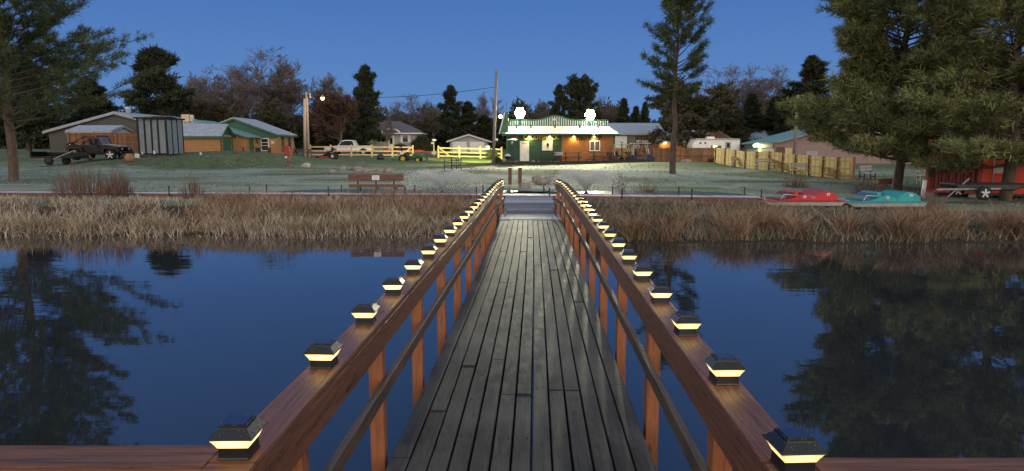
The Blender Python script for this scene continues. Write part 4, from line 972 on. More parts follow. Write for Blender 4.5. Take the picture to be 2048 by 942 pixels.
def gable(parent, x0, x1, y0, y1, h, rise, wm_, rm, axis='Y', oh=.3, th=.1, trim=None, z0=0, gm=None):
    """box with a gable roof; ridge along axis"""
    wl = MB(); wl.bb(x0, x1, y0, y1, z0, z0+h)
    cx_ = (x0+x1)/2; cy_ = (y0+y1)/2; g = MB()
    if axis == 'Y':
        g.prism([(x0+.002, z0+h), (x1-.002, z0+h), (cx_, z0+h+rise)], y0+.002, y1-.002, 'Y'); half = (x1-x0)/2; sl = rise/half
        rf = MB()
        for s in (-1, 1):
            a = (cx_, z0+h+rise+.03); b = (cx_+s*(half+oh), z0+h+rise+.03-(half+oh)*sl)
            rf.prism([a, b, (b[0], b[1]+th), (a[0], a[1]+th)], y0-oh, y1+oh, 'Y')
    else:
        g.prism([(y0+.002, z0+h), (y1-.002, z0+h), (cy_, z0+h+rise)], x0+.002, x1-.002, 'X'); half = (y1-y0)/2; sl = rise/half
        rf = MB()
        for s in (-1, 1):
            a = (cy_, z0+h+rise+.03); b = (cy_+s*(half+oh), z0+h+rise+.03-(half+oh)*sl)
            rf.prism([a, b, (b[0], b[1]+th), (a[0], a[1]+th)], x0-oh, x1+oh, 'X')
    wl.build('wall', M[wm_], parent); g.build('gable', M[gm or wm_], parent); r = rf.build('roof', M[rm], parent)
    if trim:
        t = MB()
        if axis == 'Y':
            for s in (-1, 1):
                a = (cx_, z0+h+rise+.02); b = (cx_+s*(half+oh), z0+h+rise+.02-(half+oh)*sl)
                t.prism([a, b, (b[0], b[1]-.16), (a[0], a[1]-.16)], y0-oh-.03, y0-oh-.001, 'Y')
                t.bb(min(b[0], b[0]+s*.03), max(b[0], b[0]+s*.03), y0-oh, y1+oh, b[1]-.16, b[1]+.02)
        else:
            b = y0-oh; zb = z0+h+rise-(half+oh)*sl
            t.bb(x0-oh, x1+oh, b-.03, b-.001, zb-.12, zb+.08)
            for xx, s in ((x0-oh, -1), (x1+oh, 1)):
                for q in (-1, 1):
                    a = (cy_, z0+h+rise+.02); e = (cy_+q*(half+oh), z0+h+rise+.02-(half+oh)*sl)
                    t.prism([a, e, (e[0], e[1]-.16), (a[0], a[1]-.16)], min(xx, xx+s*.03)+s*.002, max(xx, xx+s*.03)+s*.002, 'X')
        t.build('fascia', M[trim], r)
    return r

# --- the shop
f = Fr(1120, 63, 329); S = 63/FPX
shop = thing('golf_shop', 'low half green, half orange log-sided shop with wavy green rooftop parapet and big lettering', 'building', f.loc)
zt = f.z(267.3); xL, xM, xR = f.x(1013), f.x(1123.5), f.x(1229)
tag(MB().bb(xL, xM, 0, 6.5, -.3, zt).build('wall', M['greens'], shop), 'green log siding')
tag(MB().bb(xM+.002, xR, 0, 6.5, -.3, zt).build('wall', M['orange'], shop), 'orange log siding')
tr = MB()
tr.bb(xL-.03, xL+.14, -.03, .0, 0, zt-.01); tr.bb(xR-.14, xR+.03, -.03, 0, 0, zt-.01); tr.bb(xL, xR, -.04, 0, zt-.16, zt-.01)
tr.build('trim', M['greenp'], shop)
MB().bb(xL-.04, xL-.001, .1, 6.4, -.2, zt).build('side_panel', M['tan'], shop)
yb_ = 3.4; zr = f.z(252.5, yb_)
x0, x1, x2, x3 = f.x(1003), f.x(1235.5), f.x(1216, yb_), f.x(1014, yb_)
rf = MB().add([(x0, -.7, zt-.02), (x1, -.7, zt-.02), (x2, yb_, zr), (x3, yb_, zr), (x0, -.7, zt-.12), (x1, -.7, zt-.12), (x1, yb_, zt-.12), (x0, yb_, zt-.12)],
              [(0, 1, 2, 3), (0, 4, 5, 1), (1, 5, 6, 2), (3, 2, 6, 7), (0, 3, 7, 4), (4, 7, 6, 5)])
roof = rf.build('roof', M['metalroof'], shop)
rb2 = MB()
for k in range(1, 26):
    t = k/26; rb2.beam((x0+(x1-x0)*t, -.7, zt-.005), (x3+(x2-x3)*t, yb_, zr+.015), .03, .03)
rb2.build('seam', M['metalroof'], roof)['kind'] = 'stuff'
MB().bb(x0, x1, -.74, -.702, zt-.15, zt-.0).build('fascia', M['greenp'], roof)
for px in (1033, 1062, 1110, 1160, 1196):
    MB().lathe((f.x(px, 2), 2.4, zr-.28), [(.08, 0), (.08, .28), (.14, .30), (.14, .38)], 8).build('vent_pipe', M['blackm'], roof)
# parapet
yp = yb_+.05; pf = lambda px: 240.5-9*math.exp(-((px-1110)/23.)**2)
poly = [(f.x(px, yp), f.z(pf(px), yp)) for px in range(1019, 1219, 4)]
pp = MB().prism([(f.x(1019, yp), zr-.3)]+poly+[(f.x(1217, yp), zr-.3)], yp+.04, yp+.12).build('parapet', M['greenp'], shop)
ptop = MB()
for a, b in zip(poly[:-1], poly[1:]): ptop.beam((a[0], yp+.06, a[1]+.03), (b[0], yp+.06, b[1]+.03), .16, .07)
ptop.build('coping', M['greenp'], pp)
for i, px in enumerate(np.arange(1021, 1217, 4.6)):
    MB().bb(f.x(px, yp)-.035, f.x(px, yp)+.035, yp-.02, yp+.038, zr-.1, f.z(pf(px)+1.4, yp)).build('baluster', M['tan_b'] if 'tan_b' in M else M['white'], pp)
em = MB(); xc = f.x(1108, yp)
for s in (-1, 1): em.beam((xc, yp-.05, f.z(237, yp)), (xc+s*.42, yp-.05, f.z(247, yp)), .05, .05)
em.box((xc, yp-.05, f.z(238, yp)), (.3, .04, .07)); em.build('emblem', M['white'], pp)
# side fin
fn = MB().prism([(f.x(1016.5), zt), (f.x(1016.5), f.z(224)), (f.x(1010), f.z(225)), (f.x(999), f.z(268))], .1, .3).build('fin', M['greenp'], shop)
MB().beam((f.x(1009.3), .05, f.z(225)), (f.x(998.5), .05, f.z(268)), .12, .1, up=(0, 1, 0)).build('edge_board', M['white'], fn)
MB().tube([(f.x(1013), .2, f.z(225)), (f.x(1012.5), .2, f.z(203))], .03, 6).build('antenna', M['blackm'], fn)
door(shop, f.x(1040), f.x(1058), f.z(322), f.z(282), -.001, 'white', trim='greenp')
dd_ = MB().box((f.x(1049), -.06, f.z(286)), (.5, .01, .12)).build('door_plate', M['concrete'], shop)
window(shop, f.x(1084), f.x(1105), f.z(301), f.z(281), -.001, 'white', mull=0, glass='white')
wp_ = MB().box((f.x(1095.5), -.07, f.z(291)), (.12, .02, .3)).lathe((f.x(1095.5), -.075, f.z(288)), [(.12, -.01), (.12, .01)], 10, axis='Y'); wp_.build('window_cutout', M['black'], shop)
window(shop, f.x(1178.5), f.x(1200), f.z(302), f.z(281), -.001, 'white', mull=1)
M['gold'] = mat('gold_letters', (.85, .56, .10), (.75, .48, .08), rough=.5); M['redl'] = mat('faded_red_letters', (.42, .17, .12), rough=.6); M['brl'] = mat('dark_brown_letters', (.085, .04, .02), rough=.6)
text('THE', M['redl'], shop, f.x(1027), f.z(274.4), .42, -.05, wmax=20*S)
text('CADDYSHACK', M['gold'], shop, f.x(1082), f.z(274.4), .45, -.05, wmax=70*S)
text('PRO SHOP', M['brl'], shop, f.x(1177.5), f.z(275.2), .46, -.05, wmax=51*S)
bulb_m = emat('bulb_glow', (1, .86, .35), 14); M['bulbw'] = emat('flood_glow', (1, .97, .72), 90)
for i, px in enumerate((1058.5, 1099, 1147, 1187)):
    q = MB().lathe((f.x(px), -.25, zt-.22), [(.03, .2), (.05, .12), (.17, 0), (.18, -.03)], 12); s_ = q.build('wall_light', M['white'], shop)
    MB().lathe((f.x(px), -.25, zt-.27), [(.02, -.06), (.08, -.03), (.09, .02), (.04, .05)], 10).build('bulb', bulb_m, s_)
    lampobj('SPOT', 110, (1, .74, .24), (f.x(px), -.30, zt-.34), shop, (rad(24), 0, 0), rad(160), .08, .9)
for i, (px, wh) in enumerate(((1040, 'left'), (1180, 'right'))):
    yy = 63+yb_-.3; p = P(px, 230 if i == 0 else 234, yy)
    fl = thing('floodlight', 'blazing white floodlight with extra heads filling out its glare on the %s part of the shop roof' % wh, 'floodlight', (p.x, yy, p.z), 0, 'roof floodlights of the shop')
    MB().tube([(0, .15, -1.0), (0, .15, .5)], .04, 8).box((0, .15, -.12), (.6, .06, .06)).box((0, .15, .2), (.9, .06, .06)).box((0, .15, .48), (.6, .06, .06)).build('bracket', M['blackm'], fl)
    for s, zz in ((-.34, .2), (0, .2), (.34, .2), (-.17, -.12), (.17, -.12), (-.17, .52), (.17, .52)):  # heads multiplied and ringed so the bulbs fill the size of the glare
        h = MB().box((s, .08, zz+.02), (.27, .12, .32), rx=-.2).build('lamp_head', M['blackm'], fl, bevel=.02)
        MB().lathe((s, -.06, zz), [(.02, -.11), (.14, -.07), (.18, 0), (.15, .05)], 14, axis='Y').build('bulb', M['bulbw'], h)
    lampobj('SPOT', 15000, (1, .95, .66), (0, -.3, 0), fl, aim((p.x, yy, p.z), (p.x*.4+(-2 if i == 0 else 4), 30, 0.5)), rad(120), .3, .8); lampobj('POINT', 2200, (1, .93, .55), (0, .5, 1.1), fl, radius=.25)
p = P(1003, 232, 63.3)
fl = thing('floodlight', 'yellowish floodlight on the left side fin of the shop, shining on the yellow fence', 'floodlight', (p.x, 63.3, p.z))
MB().tube([(.35, .0, -.1), (.05, 0, 0)], .035, 8).build('bracket', M['blackm'], fl)
h = MB().box((-.02, .02, .02), (.3, .2, .24), ry=.4).build('lamp_head', M['blackm'], fl, bevel=.02)
MB().lathe((-.1, -.1, -.05), [(.02, -.08), (.13, -.04), (.15, 0), (.12, .05)], 12, axis='Y').build('bulb', emat('bulb_yellow', (1, .95, .55), 30), h)
lampobj('SPOT', 14000, (.92, 1, .16), (-.25, -.3, -.15), fl, aim((p.x, 63.3, p.z), (-5.2, 71.5, 0.4)), rad(62), .2, .6)

# patio slab, edging, stones
pt = thing('patio', 'pale concrete patio slab in front of the shop', 'patio', f.loc)
MB().bb(f.x(1013), f.x(1232), -2.6, -.002, -.25, .10).build('slab', M['concrete'], pt); MB().bb(f.x(1026), f.x(1062), -1.3, -.05, .104, .22).build('step', M['concrete'], pt, bevel=.02)
rw = thing('garden_edging', 'low dark timber edging below the shop patio and the golf carts', 'edging', G(1150, 59.2))
mm_ = MB()
for a in range(998, 1308, 31):
    g1 = G(a, 59.4); g2 = G(a+31, 59.4); mm_.beam((g1.x+.01, g1.y, g1.z+.10), (g2.x-.01, g2.y, g2.z+.10), .2, .34)
mm_.build('timber', mat('dark_timber', (.05, .048, .04), (.03, .03, .026), rough=.9), rw, world=True)
for i, px in enumerate([1022, 1033, 1066, 1078, 1089, 1101, 1113, 1127, 1164, 1176, 1187, 1199, 1214]):
    g = G(px, 60.0); rock((g.x, g.y, g.z+.12), r_.uniform(.2, .33), 80+i, 'border stone in front of the shop, ' + ('%s from the left of the stone row' % ORD[i]), 'border stones of the shop patio')
# picnic tables
def picnic(px0, px1, Y, lab, hgt=.95):
    o_ = Fr((px0+px1)/2, Y); L = (px1-px0)*Y/FPX; z0 = .1
    t = thing('picnic_table', lab, 'picnic table', (o_.loc[0], Y, o_.loc[2]), 0, 'picnic tables in front of the shop')
    a = MB()
    for k in range(5): a.box((0, -.3+k*.15, z0+hgt), (L, .14, .04))
    a.build('table_top', M['dkb'], t)
    for s in (-1, 1):
        b = MB()
        for k in range(2): b.box((0, s*(.62+k*.14), z0+hgt*.6), (L, .13, .04))
        b.build('bench_seat', M['dkb'], t)
    for s in (-1, 1):
        x = s*L*.36; l_ = MB().beam((x, -.55, z0-.15), (x, -.18, z0+hgt-.03), .06, .09).beam((x, .55, z0-.15), (x, .18, z0+hgt-.03), .06, .09).beam((x+.06, -.75, z0+hgt*.57), (x+.06, .75, z0+hgt*.57), .05, .09); l_.build('leg', M['dkb'], t)
    return t
M['dkb'] = mat('dark_table_wood', (.085, .060, .048), (.05, .036, .03), rough=.65, scale=4)
picnic(1076, 1112, 61.6, 'dark picnic table under the shop window near the white door')
picnic(1126, 1162, 61.6, 'dark picnic table in the middle of the orange wall')
picnic(1181, 1230, 61.7, 'dark picnic table below the sliding window at the shop right corner')
def heater(px, Y, top, lab):
    a = Fr(px, Y); h = a.z(top); o = thing('patio_heater', lab, 'patio heater', a.loc, 0, 'patio heaters by the shop')
    MB().lathe((0, 0, 0), [(.26, 0), (.26, .1), (.24, .55), (.06, .6), (.03, .62), (.03, h-.5)], 12).build('stand', M['blackm'], o)
    MB().lathe((0, 0, h-.5), [(.05, 0), (.10, .05), (.11, .36), (.05, .4)], 12).build('burner', M['alloy'], o)
    MB().lathe((0, 0, h-.1), [(.50, 0), (.46, .04), (.08, .10), (.02, .11)], 18).build('reflector', M['white'], o)
heater(1024, 60.8, 278, 'tall patio heater left of the white shop door')
heater(1243, 62.0, 281, 'tall patio heater between the shop and the golf carts')
a = Fr(1015.5, 61.2); o = thing('kettle_grill', 'black and white kettle grill at the left corner of the shop', 'grill', a.loc)
MB().lathe((0, 0, .45), [(.05, 0), (.24, .1), (.29, .27)], 14).build('bowl', M['black'], o); MB().lathe((0, 0, .73), [(.29, 0), (.25, .13), (.10, .21), (.02, .22)], 14).build('lid', M['white'], o)
for k in range(3): MB().tube([(.12*cos(k*2.1), .12*sin(k*2.1), .5), (.28*cos(k*2.1), .28*sin(k*2.1), 0)], .015, 6).build('leg', M['blackm'], o)
a = Fr(1116.5, 61.6, 308.5); o = thing('gas_grill', 'grey hooded gas grill between two picnic tables', 'grill', (a.loc[0], 61.6, G(1117, 61.6).z))
MB().box((0, 0, .42), (.62, .5, .7)).build('cabinet', M['blackm'], o, bevel=.02); MB().prism([(-.27, 0), (.27, 0), (.25, .2), (.1, .33), (-.14, .33), (-.26, .18)], -.42, .42, 'X').build('hood', M['concrete'], o, bevel=.02, loc=(0, 0, .8)); MB().box((.58, 0, .8), (.3, .45, .03)).build('side_shelf', M['white'], o)
for i, (px, c, lab) in enumerate(((1225, 'redp', 'red flower pot at the right corner of the shop'), (1257.5, 'redp', 'large red tub standing beside the golf carts'), (1178, 'blu', 'blue glazed pot below the sliding window'))):
    if 'blu' not in M: M['blu'] = mat('blue_glaze', (.09, .16, .22), rough=.3); M['clay'] = mat('faded_red_tub', (.26, .055, .04), rough=.6)
    a = Fr(px, 60.7); o = thing('flower_pot', lab, 'pot', a.loc); k = 1.3 if i == 1 else .9
    MB().lathe((0, 0, .05), [(.20*k, 0), (.27*k, .38*k), (.30*k, .40*k), (.30*k, .46*k), (.26*k, .46*k), (.25*k, .42*k)], 14).build('pot', M['clay'] if c == 'redp' else M[c], o)
    MB().lathe((0, 0, .05), [(.24*k, .38*k), (.24*k, .43*k)], 14).build('soil', M['bark'], o)

# --- wheels & vehicles (local x forward)
def wheel(parent, x, y, r, w_=.2, rim='alloy', z=None, spokes=5, rr_=.62):
    z = r if z is None else z
    t = MB().lathe((x, y, z), [(r*rr_, -w_/2), (r*.93, -w_/2), (r, -w_*.36), (r, w_*.36), (r*.93, w_/2), (r*rr_, w_/2)], 20, axis='Y').build('wheel', M['tyre'], parent)
    q = MB().lathe((x, y, z), [(r*.16, -w_*.6), (r*.16, w_*.6)], 8, axis='Y'); q.lathe((x, y, z), [(r*rr_*1.0, -w_*.51), (r*rr_, w_*.51)], 16, axis='Y', mi=1)
    for s in (-1, 1):
        for k in range(spokes):
            a = 2*pi*k/spokes+.3; q.beam((x, y+s*w_*.53, z), (x+r*rr_*cos(a), y+s*w_*.53, z+r*rr_*sin(a)), r*.24, w_*.12, up=(0, 1, 0))
    q.build('rim', [M[rim], M['blackm']], t); return t
def jeep():
    a = Fr(201, 50); o = thing('open_off_roader', 'black open-top off-road car with white star-shaped wheels at the left edge', 'car', a.loc, 0)
    S_ = 50/FPX
    body = MB().prism([(-1.95, .55), (-1.55, .42), (1.15, .42), (1.9, .55), (1.95, .95), (1.0, 1.12), (.55, 1.15), (.45, .98), (-.55, .98), (-.7, 1.12), (-1.95, 1.12)], -.72, .72); body.build('body', M['black'], o, bevel=.03)
    MB().prism([(.6, 1.14), (1.92, .98), (1.92, 1.02), (.62, 1.21)], -.62, .62).build('hood', mat('frosted_hood', (.30, .33, .33), (.16, .18, .18), rough=.5), o)
    w_ = MB(); w_.beam((.55, -.66, 1.15), (.25, -.66, 1.78), .06, .06).beam((.55, .66, 1.15), (.25, .66, 1.78), .06, .06).beam((.25, -.66, 1.78), (.25, .66, 1.78), .06, .06).beam((.55, -.66, 1.17), (.55, .66, 1.17), .06, .06)
    ws = w_.build('windshield', M['black'], o); MB().add([(.54, -.62, 1.18), (.54, .62, 1.18), (.26, .62, 1.75), (.26, -.62, 1.75)], [(0, 1, 2, 3)]).build('pane', mat('hazy_glass', (.10, .14, .17), rough=.15, spec=.8, trans=.35), ws)
    rb_ = MB()
    for s in (-1, 1): rb_.tube([(-.75, s*.62, 1.0), (-.75, s*.60, 1.72), (-1.75, s*.60, 1.15)], .035, 6)
    rb_.tube([(-.75, -.60, 1.72), (-.75, .60, 1.72)], .035, 6); rb_.build('roll_bar', M['black'], o)
    for s in (-1, 1):
        MB().box((-.15, s*.33, 1.02), (.5, .48, .16)).box((-.42, s*.33, 1.32), (.14, .46, .62), ry=-.2).build('seat', M['blackm'], o, bevel=.04)
        MB().prism([(.82, .6), (.9, .86), (1.75, .84), (1.95, .62), (1.95, .72), (1.8, .92), (.85, .93), (.74, .62)], min(s*.73, s*.95), max(s*.73, s*.95)).build('fender', M['blackm'], o, bevel=.01)
        MB().prism([(-1.75, .6), (-1.65, .86), (-.9, .86), (-.8, .62), (-.72, .62), (-.84, .93), (-1.72, .93), (-1.85, .62)], min(s*.73, s*.93), max(s*.73, s*.93)).build('fender', M['blackm'], o, bevel=.01)
        MB().bb(-.6, .4, min(s*.722, s*.75), max(s*.722, s*.75), .5, 1.0).build('door', M['black'], o, bevel=.01)
        for x in (-1.27, 1.3): wheel(o, x, s*.80, .385, .24, 'alloy', spokes=5, rr_=.68)
        MB().lathe((1.96, s*.45, .82), [(.10, 0), (.08, .03)], 12, axis='X').build('headlight', M['alloy'], o)
    MB().bb(1.95, 2.1, -.8, .8, .5, .65).build('bumper', M['blackm'], o, bevel=.02)
    wheel(o, -2.12, 0, .38, .22, 'alloy', z=.95).rotation_euler = (0, 0, 0)
    MB().tube([(0, 0, 0), (.01, 0, 0)], .01, 4)
    return o
jeep()
a = Fr(122, 47.5); o = thing('flat_trailer', 'dark flat trailer with pale ramp board behind the open off-road car', 'trailer', a.loc)
MB().bb(-1.6, 1.5, -.8, .8, .5, .62).bb(-1.6, -1.5, -.8, .8, .62, .95).bb(-1.5, 1.5, .74, .8, .62, .9).build('bed', M['black'], o); MB().beam((.1, -.7, .45), (1.5, -.7, 1.02), .25, .05).build('ramp_board', M['concrete'], o); MB().beam((1.5, 0, .5), (2.4, 0, .45), .1, .1).build('tongue', M['blackm'], o)
for s in (-1, 1): wheel(o, -.2, s*.92, .3, .18, 'blackm')
def pickup(px, Y, lab, c='whitecar', flip=False, base=None):
    a = Fr(px, Y, base); o = thing('pickup_truck', lab, 'pickup truck', a.loc, pi if flip else 0)
    MB().prism([(-2.8, .55), (-2.1, .5), (2.2, .5), (2.8, .55), (2.85, .95), (2.7, 1.1), (1.35, 1.2), (-.9, 1.2), (-2.85, 1.2)], -.95, .95).build('body', M[c], o, bevel=.05)
    MB().prism([(1.3, 1.19), (.75, 1.82), (.3, 1.9), (-.6, 1.88), (-.9, 1.19)], -.82, .82).build('cab', M[c], o, bevel=.05)
    for s in (-1, 1): MB().prism([(1.12, 1.24), (.68, 1.74), (.15, 1.8), (-.55, 1.78), (-.72, 1.24)], min(s*.825, s*.84), max(s*.825, s*.84)).build('side_window', M['glass'], o)
    MB().add([(1.31, -.7, 1.26), (1.31, .7, 1.26), (.80, .7, 1.80), (.80, -.7, 1.80)], [(0, 1, 2, 3)]).build('windshield', M['glass'], o)
    MB().bb(2.84, 2.95, -.9, .9, .5, .7).build('bumper', M['alloy'], o); MB().bb(-2.95, -2.85, -.9, .9, .5, .7).build('bumper', M['alloy'], o)
    for s in (-1, 1):
        for x in (-1.85, 1.85):
            MB().lathe((x, s*.9, .42), [(.50, -.07), (.50, .07)], 20, axis='Y').build('wheel_arch', M['blackm'], o); wheel(o, x, s*.92, .40, .24, 'alloy')
        MB().box((2.82, s*.75, .92), (.08, .25, .16)).build('headlight', M['alloy'], o); MB().box((-2.86, s*.85, 1.0), (.05, .14, .3)).build('tail_light', M['redp'], o)
    return o
pickup(700, 81, 'white pickup truck parked behind the new rail fence', flip=True)
pickup(1762, 76, 'dark pickup truck parked beyond the end of the tall board fence', c='black', base=337)
a = Fr(810, 79); o = thing('red_trailer', 'low red flatbed trailer behind the right end of the new rail fence', 'trailer', a.loc)
MB().bb(-2.4, 2.2, -.8, .8, .5, .75).bb(-2.4, -2.3, -.8, .8, .75, 1.1).build('bed', M['redp'], o)
for s in (-1, 1): wheel(o, 0, s*.92, .33, .2, 'blackm')
MB().beam((2.2, 0, .55), (3.1, 0, .5), .1, .1).build('tongue', M['redp'], o)

def tractor():
    a = Fr(829, 64.5, 326); o = thing('compact_tractor', 'green compact tractor with front loader bucket standing on the lawn', 'tractor', a.loc)
    for s in (-1, 1): wheel(o, -1.02, s*.55, .42, .3, 'yel', spokes=6, rr_=.55); wheel(o, .38, s*.5, .31, .22, 'yel', spokes=6, rr_=.55)
    MB().prism([(-.25, .45), (-.1, .98), (.7, .93), (.85, .8), (.86, .45)], -.26, .26).build('hood', M['jd'], o, bevel=.05)
    MB().bb(-1.2, .6, -.22, .22, .32, .56).build('chassis', M['blackm'], o, bevel=.03)
    for s in (-1, 1): MB().prism([(-1.45, .75), (-1.35, .95), (-.7, .95), (-.45, .6), (-.55, .58), (-.75, .86), (-1.3, .86)], min(s*.4, s*.7), max(s*.4, s*.7)).build('fender', M['blackm'], o, bevel=.01)
    MB().box((-.95, 0, .92), (.45, .45, .12)).box((-1.18, 0, 1.12), (.1, .45, .38), ry=-.15).build('seat', M['black'], o, bevel=.03)
    MB().tube([(-1.3, -.5, .8), (-1.3, -.5, 1.55), (-1.3, .5, 1.55), (-1.3, .5, .8)], .035, 6).build('roll_bar', M['blackm'], o)
    MB().lathe((-.42, 0, 1.12), [(.17, 0), (.17, .03)], 14).tube([(-.42, 0, 1.12), (-.2, 0, .92)], .02, 6).build('steering_wheel', M['black'], o)
    for s in (-1, 1): MB().beam((-.05, s*.42, .85), (.85, s*.42, .72), .07, .1).beam((.85, s*.42, .74), (1.35, s*.42, .3), .07, .1).build('loader_arm', M['jd'], o)
    MB().prism([(1.25, .12), (1.85, .08), (1.9, .14), (1.42, .22), (1.36, .55), (1.28, .58)], -.62, .62).build('bucket', M['jd'], o)
    MB().bb(-1.62, -1.58, -.2, .2, .62, .98).build('sign_plate', M['white'], o)
    MB().box((-1.1, -.73, .98), (.38, .02, .3)).build('notice', M['white'], o)
    MB().beam((-1.4, -.3, .4), (-2.1, -.3, .35), .08, .06).beam((-1.4, .3, .4), (-2.1, .3, .35), .08, .06).beam((-2.1, -.5, .35), (-2.1, .5, .35), .06, .3).build('hitch', M['jd'], o)
tractor()
def mower():
    a = Fr(658, 62.5); o = thing('riding_mower', 'black and red zero-turn mower on the lawn behind the boulders', 'mower', a.loc, pi)
    MB().prism([(-.65, .3), (-.6, .62), (.1, .6), (.5, .38), (.75, .32), (.7, .25)], -.4, .4).build('body', M['black'], o, bevel=.03)
    MB().prism([(-.1, .12), (-.1, .28), (.75, .28), (.85, .12)], -.62, .62).build('mower_deck', M['redp'], o, bevel=.03)
    MB().box((-.12, 0, .7), (.42, .45, .12)).box((-.33, 0, .92), (.1, .45, .42), ry=-.15).build('seat', M['black'], o, bevel=.03)
    MB().tube([(-.55, -.38, .5), (-.6, -.38, 1.0), (-.6, .38, 1.0), (-.55, .38, .5)], .03, 6).build('roll_bar', M['blackm'], o)
    for s in (-1, 1):
        wheel(o, -.5, s*.52, .29, .24, 'white', spokes=5, rr_=.5); wheel(o, 1.0, s*.42, .15, .12, 'blackm', rr_=.5); MB().beam((.4, s*.3, .35), (1.0, s*.42, .34), .05, .05).build('caster_arm', M['redp'], o)
        MB().tube([(.15, s*.25, .6), (.2, s*.2, .95)], .02, 6).build('lever', M['blackm'], o)
mower()
def cart(px, Y, lab, rz=0, c='navy', ws=True):
    if 'navy' not in M: M['navy'] = mat('navy_cart_paint', (.02, .035, .10), rough=.3, coat=.4); M['canopy'] = mat('cream_canopy', (.58, .56, .50), rough=.5); M['cartgrey'] = mat('charcoal_cart', (.06, .06, .065), rough=.45); M['clear'] = mat('clear_screen', (.35, .42, .40), rough=.1, trans=.6)
    a = Fr(px, Y); o = thing('golf_cart', lab, 'golf cart', a.loc, rz, 'golf carts beside the shop')
    MB().prism([(-1.1, .3), (-1.15, .75), (-.5, .78), (-.4, .42), (.45, .40), (.62, .85), (.85, .82), (1.18, .5), (1.18, .3)], -.55, .55).build('body', M[c], o, bevel=.04)
    MB().box((-.2, 0, .72), (.5, 1.0, .16)).box((-.46, 0, .98), (.12, 1.0, .4), ry=-.15).build('seat', M['cartgrey'], o, bevel=.04)
    MB().box((-.05, 0, 1.80), (1.75, 1.1, .06)).build('canopy', M['canopy'], o, bevel=.025)
    for s in (-1, 1):
        MB().beam((.68, s*.5, .84), (.45, s*.5, 1.78), .045, .045).build('strut', M['canopy'], o); MB().beam((-.75, s*.5, .78), (-.72, s*.5, 1.78), .06, .06).build('strut', M['canopy'], o)
        for x in (-.78, .82): wheel(o, x, s*.48, .22, .18, 'alloy', rr_=.55)
    if ws: MB().add([(.72, -.48, .86), (.72, .48, .86), (.60, .48, 1.35), (.60, -.48, 1.35), (.46, .48, 1.76), (.46, -.48, 1.76)], [(0, 1, 2, 3), (3, 2, 4, 5)]).build('windshield', M['clear'], o)
    MB().tube([(.6, .22, .84), (.32, .22, 1.05)], .02, 6).lathe((.3, .22, 1.05), [(.16, 0), (.16, .03)], 12).build('steering_wheel', M['black'], o)
    MB().bb(-1.35, -1.0, -.4, .4, .78, 1.05).build('bag_basket', M['cartgrey'], o, bevel=.03)
cart(1281, 60.8, 'navy golf cart with clear windshield at the right of the shop, nose towards the fence')
cart(1243, 61.8, 'dark grey golf cart between the shop corner and the navy cart', c='cartgrey', ws=False)

# --- fences
def rail_fence(name, px0, px1, Y0, Y1, n, lab, m, h=1.3, brace=None, cap=True, sags=None):
    o = thing(name, lab, 'fence', G((px0+px1)/2, (Y0+Y1)/2)); P_ = []
    for i in range(n+1):
        t = i/n; g = G(px0+(px1-px0)*t, Y0+(Y1-Y0)*t); P_.append(g)
        MB().box((g.x, g.y, g.z+h/2), (.17, .17, h+.06)).build('post', M[m], o, world=True, bevel=.01)
    for k, zz in enumerate((.2, .62, 1.08)):
        for a, b in zip(P_[:-1], P_[1:]):
            MB().beam((a.x+.09, a.y-.11, a.z+zz*h/1.3), (b.x-.09, b.y-.11, b.z+zz*h/1.3), .05, .15).build('rail', M[m], o, world=True)
    if brace:
        for (i, j) in brace:
            a, b = P_[i], P_[j]; q = a+(b-a)*.55; MB().beam((a.x, a.y-.16, a.z+h*.9), (q.x, q.y-.16, q.z+.2), .05, .14).build('brace', M[m], o, world=True)
    return o
rail_fence('rail_fence', 621, 826, 76, 76, 5, 'new pale lumber rail fence in front of the white pickup', 'wood_raw', brace=[(5, 4)])
rail_fence('rail_fence', 877, 1003, 74, 73, 3, 'three rail fence glowing yellow under the floodlight, in front of the garage', 'wood_raw', brace=[(0, 1)])
g = G(982, 72.8); MB_ = MB().box((0, 0, 0), (.42, .04, .42)); o = MB_.build('notice_board', M['white'], None, loc=(g.x-.35, 72.6, g.z+1.22)); tag(o, 'small square notice fixed to the yellow lit rail fence', 'sign')
def board_fence(name, pts, lab, m, h, n_per, post=True, cat='fence', pm=None, gaps=.0, hv=None):
    o = thing(name, lab, cat, G(pts[0][0], pts[0][1])); 
    W_ = [G(a, b) for a, b in pts]
    for i, (a, b) in enumerate(zip(W_[:-1], W_[1:])):
        d = (b-a); L = Vector((d.x, d.y, 0)).length; pn = MB(); n = max(2, int(L/.15)); rz = math.atan2(d.y, d.x)
        hh = h if hv is None else hv[i]
        step = L/n
        for k in range(n):
            q = a+d*((k+.5)/n); 
            if k*step < .07 or (n-k)*step < .07: pass
            pn.box((q.x, q.y, q.z+hh/2+.03+r_.uniform(-.012, .012)), (step-.012, .022, hh), rz=rz)
        nrm = Vector((d.y, -d.x, 0)).normalized()*.032
        for zz in (.18, .52, .9):
            pn.beam(Vector((a.x, a.y, a.z+hh*zz))+nrm, Vector((b.x, b.y, b.z+hh*zz))+nrm, .035, .085)
        pn.build('panel', M[m], o, world=True)
    if post:
        for i, a in enumerate(W_):
            hh = h if hv is None else hv[min(i, len(hv)-1)]
            MB().box((a.x, a.y-.05, a.z+hh/2+.02), (.16, .15, hh+.08)).build('post', M[pm or m], o, world=True, bevel=.008)
    return o
px_ = [1430, 1449, 1469, 1489, 1511, 1536, 1563, 1588, 1615, 1643, 1672, 1704]
bf = [(p, 56-17*((i/11)**.9)) for i, p in enumerate(px_)]
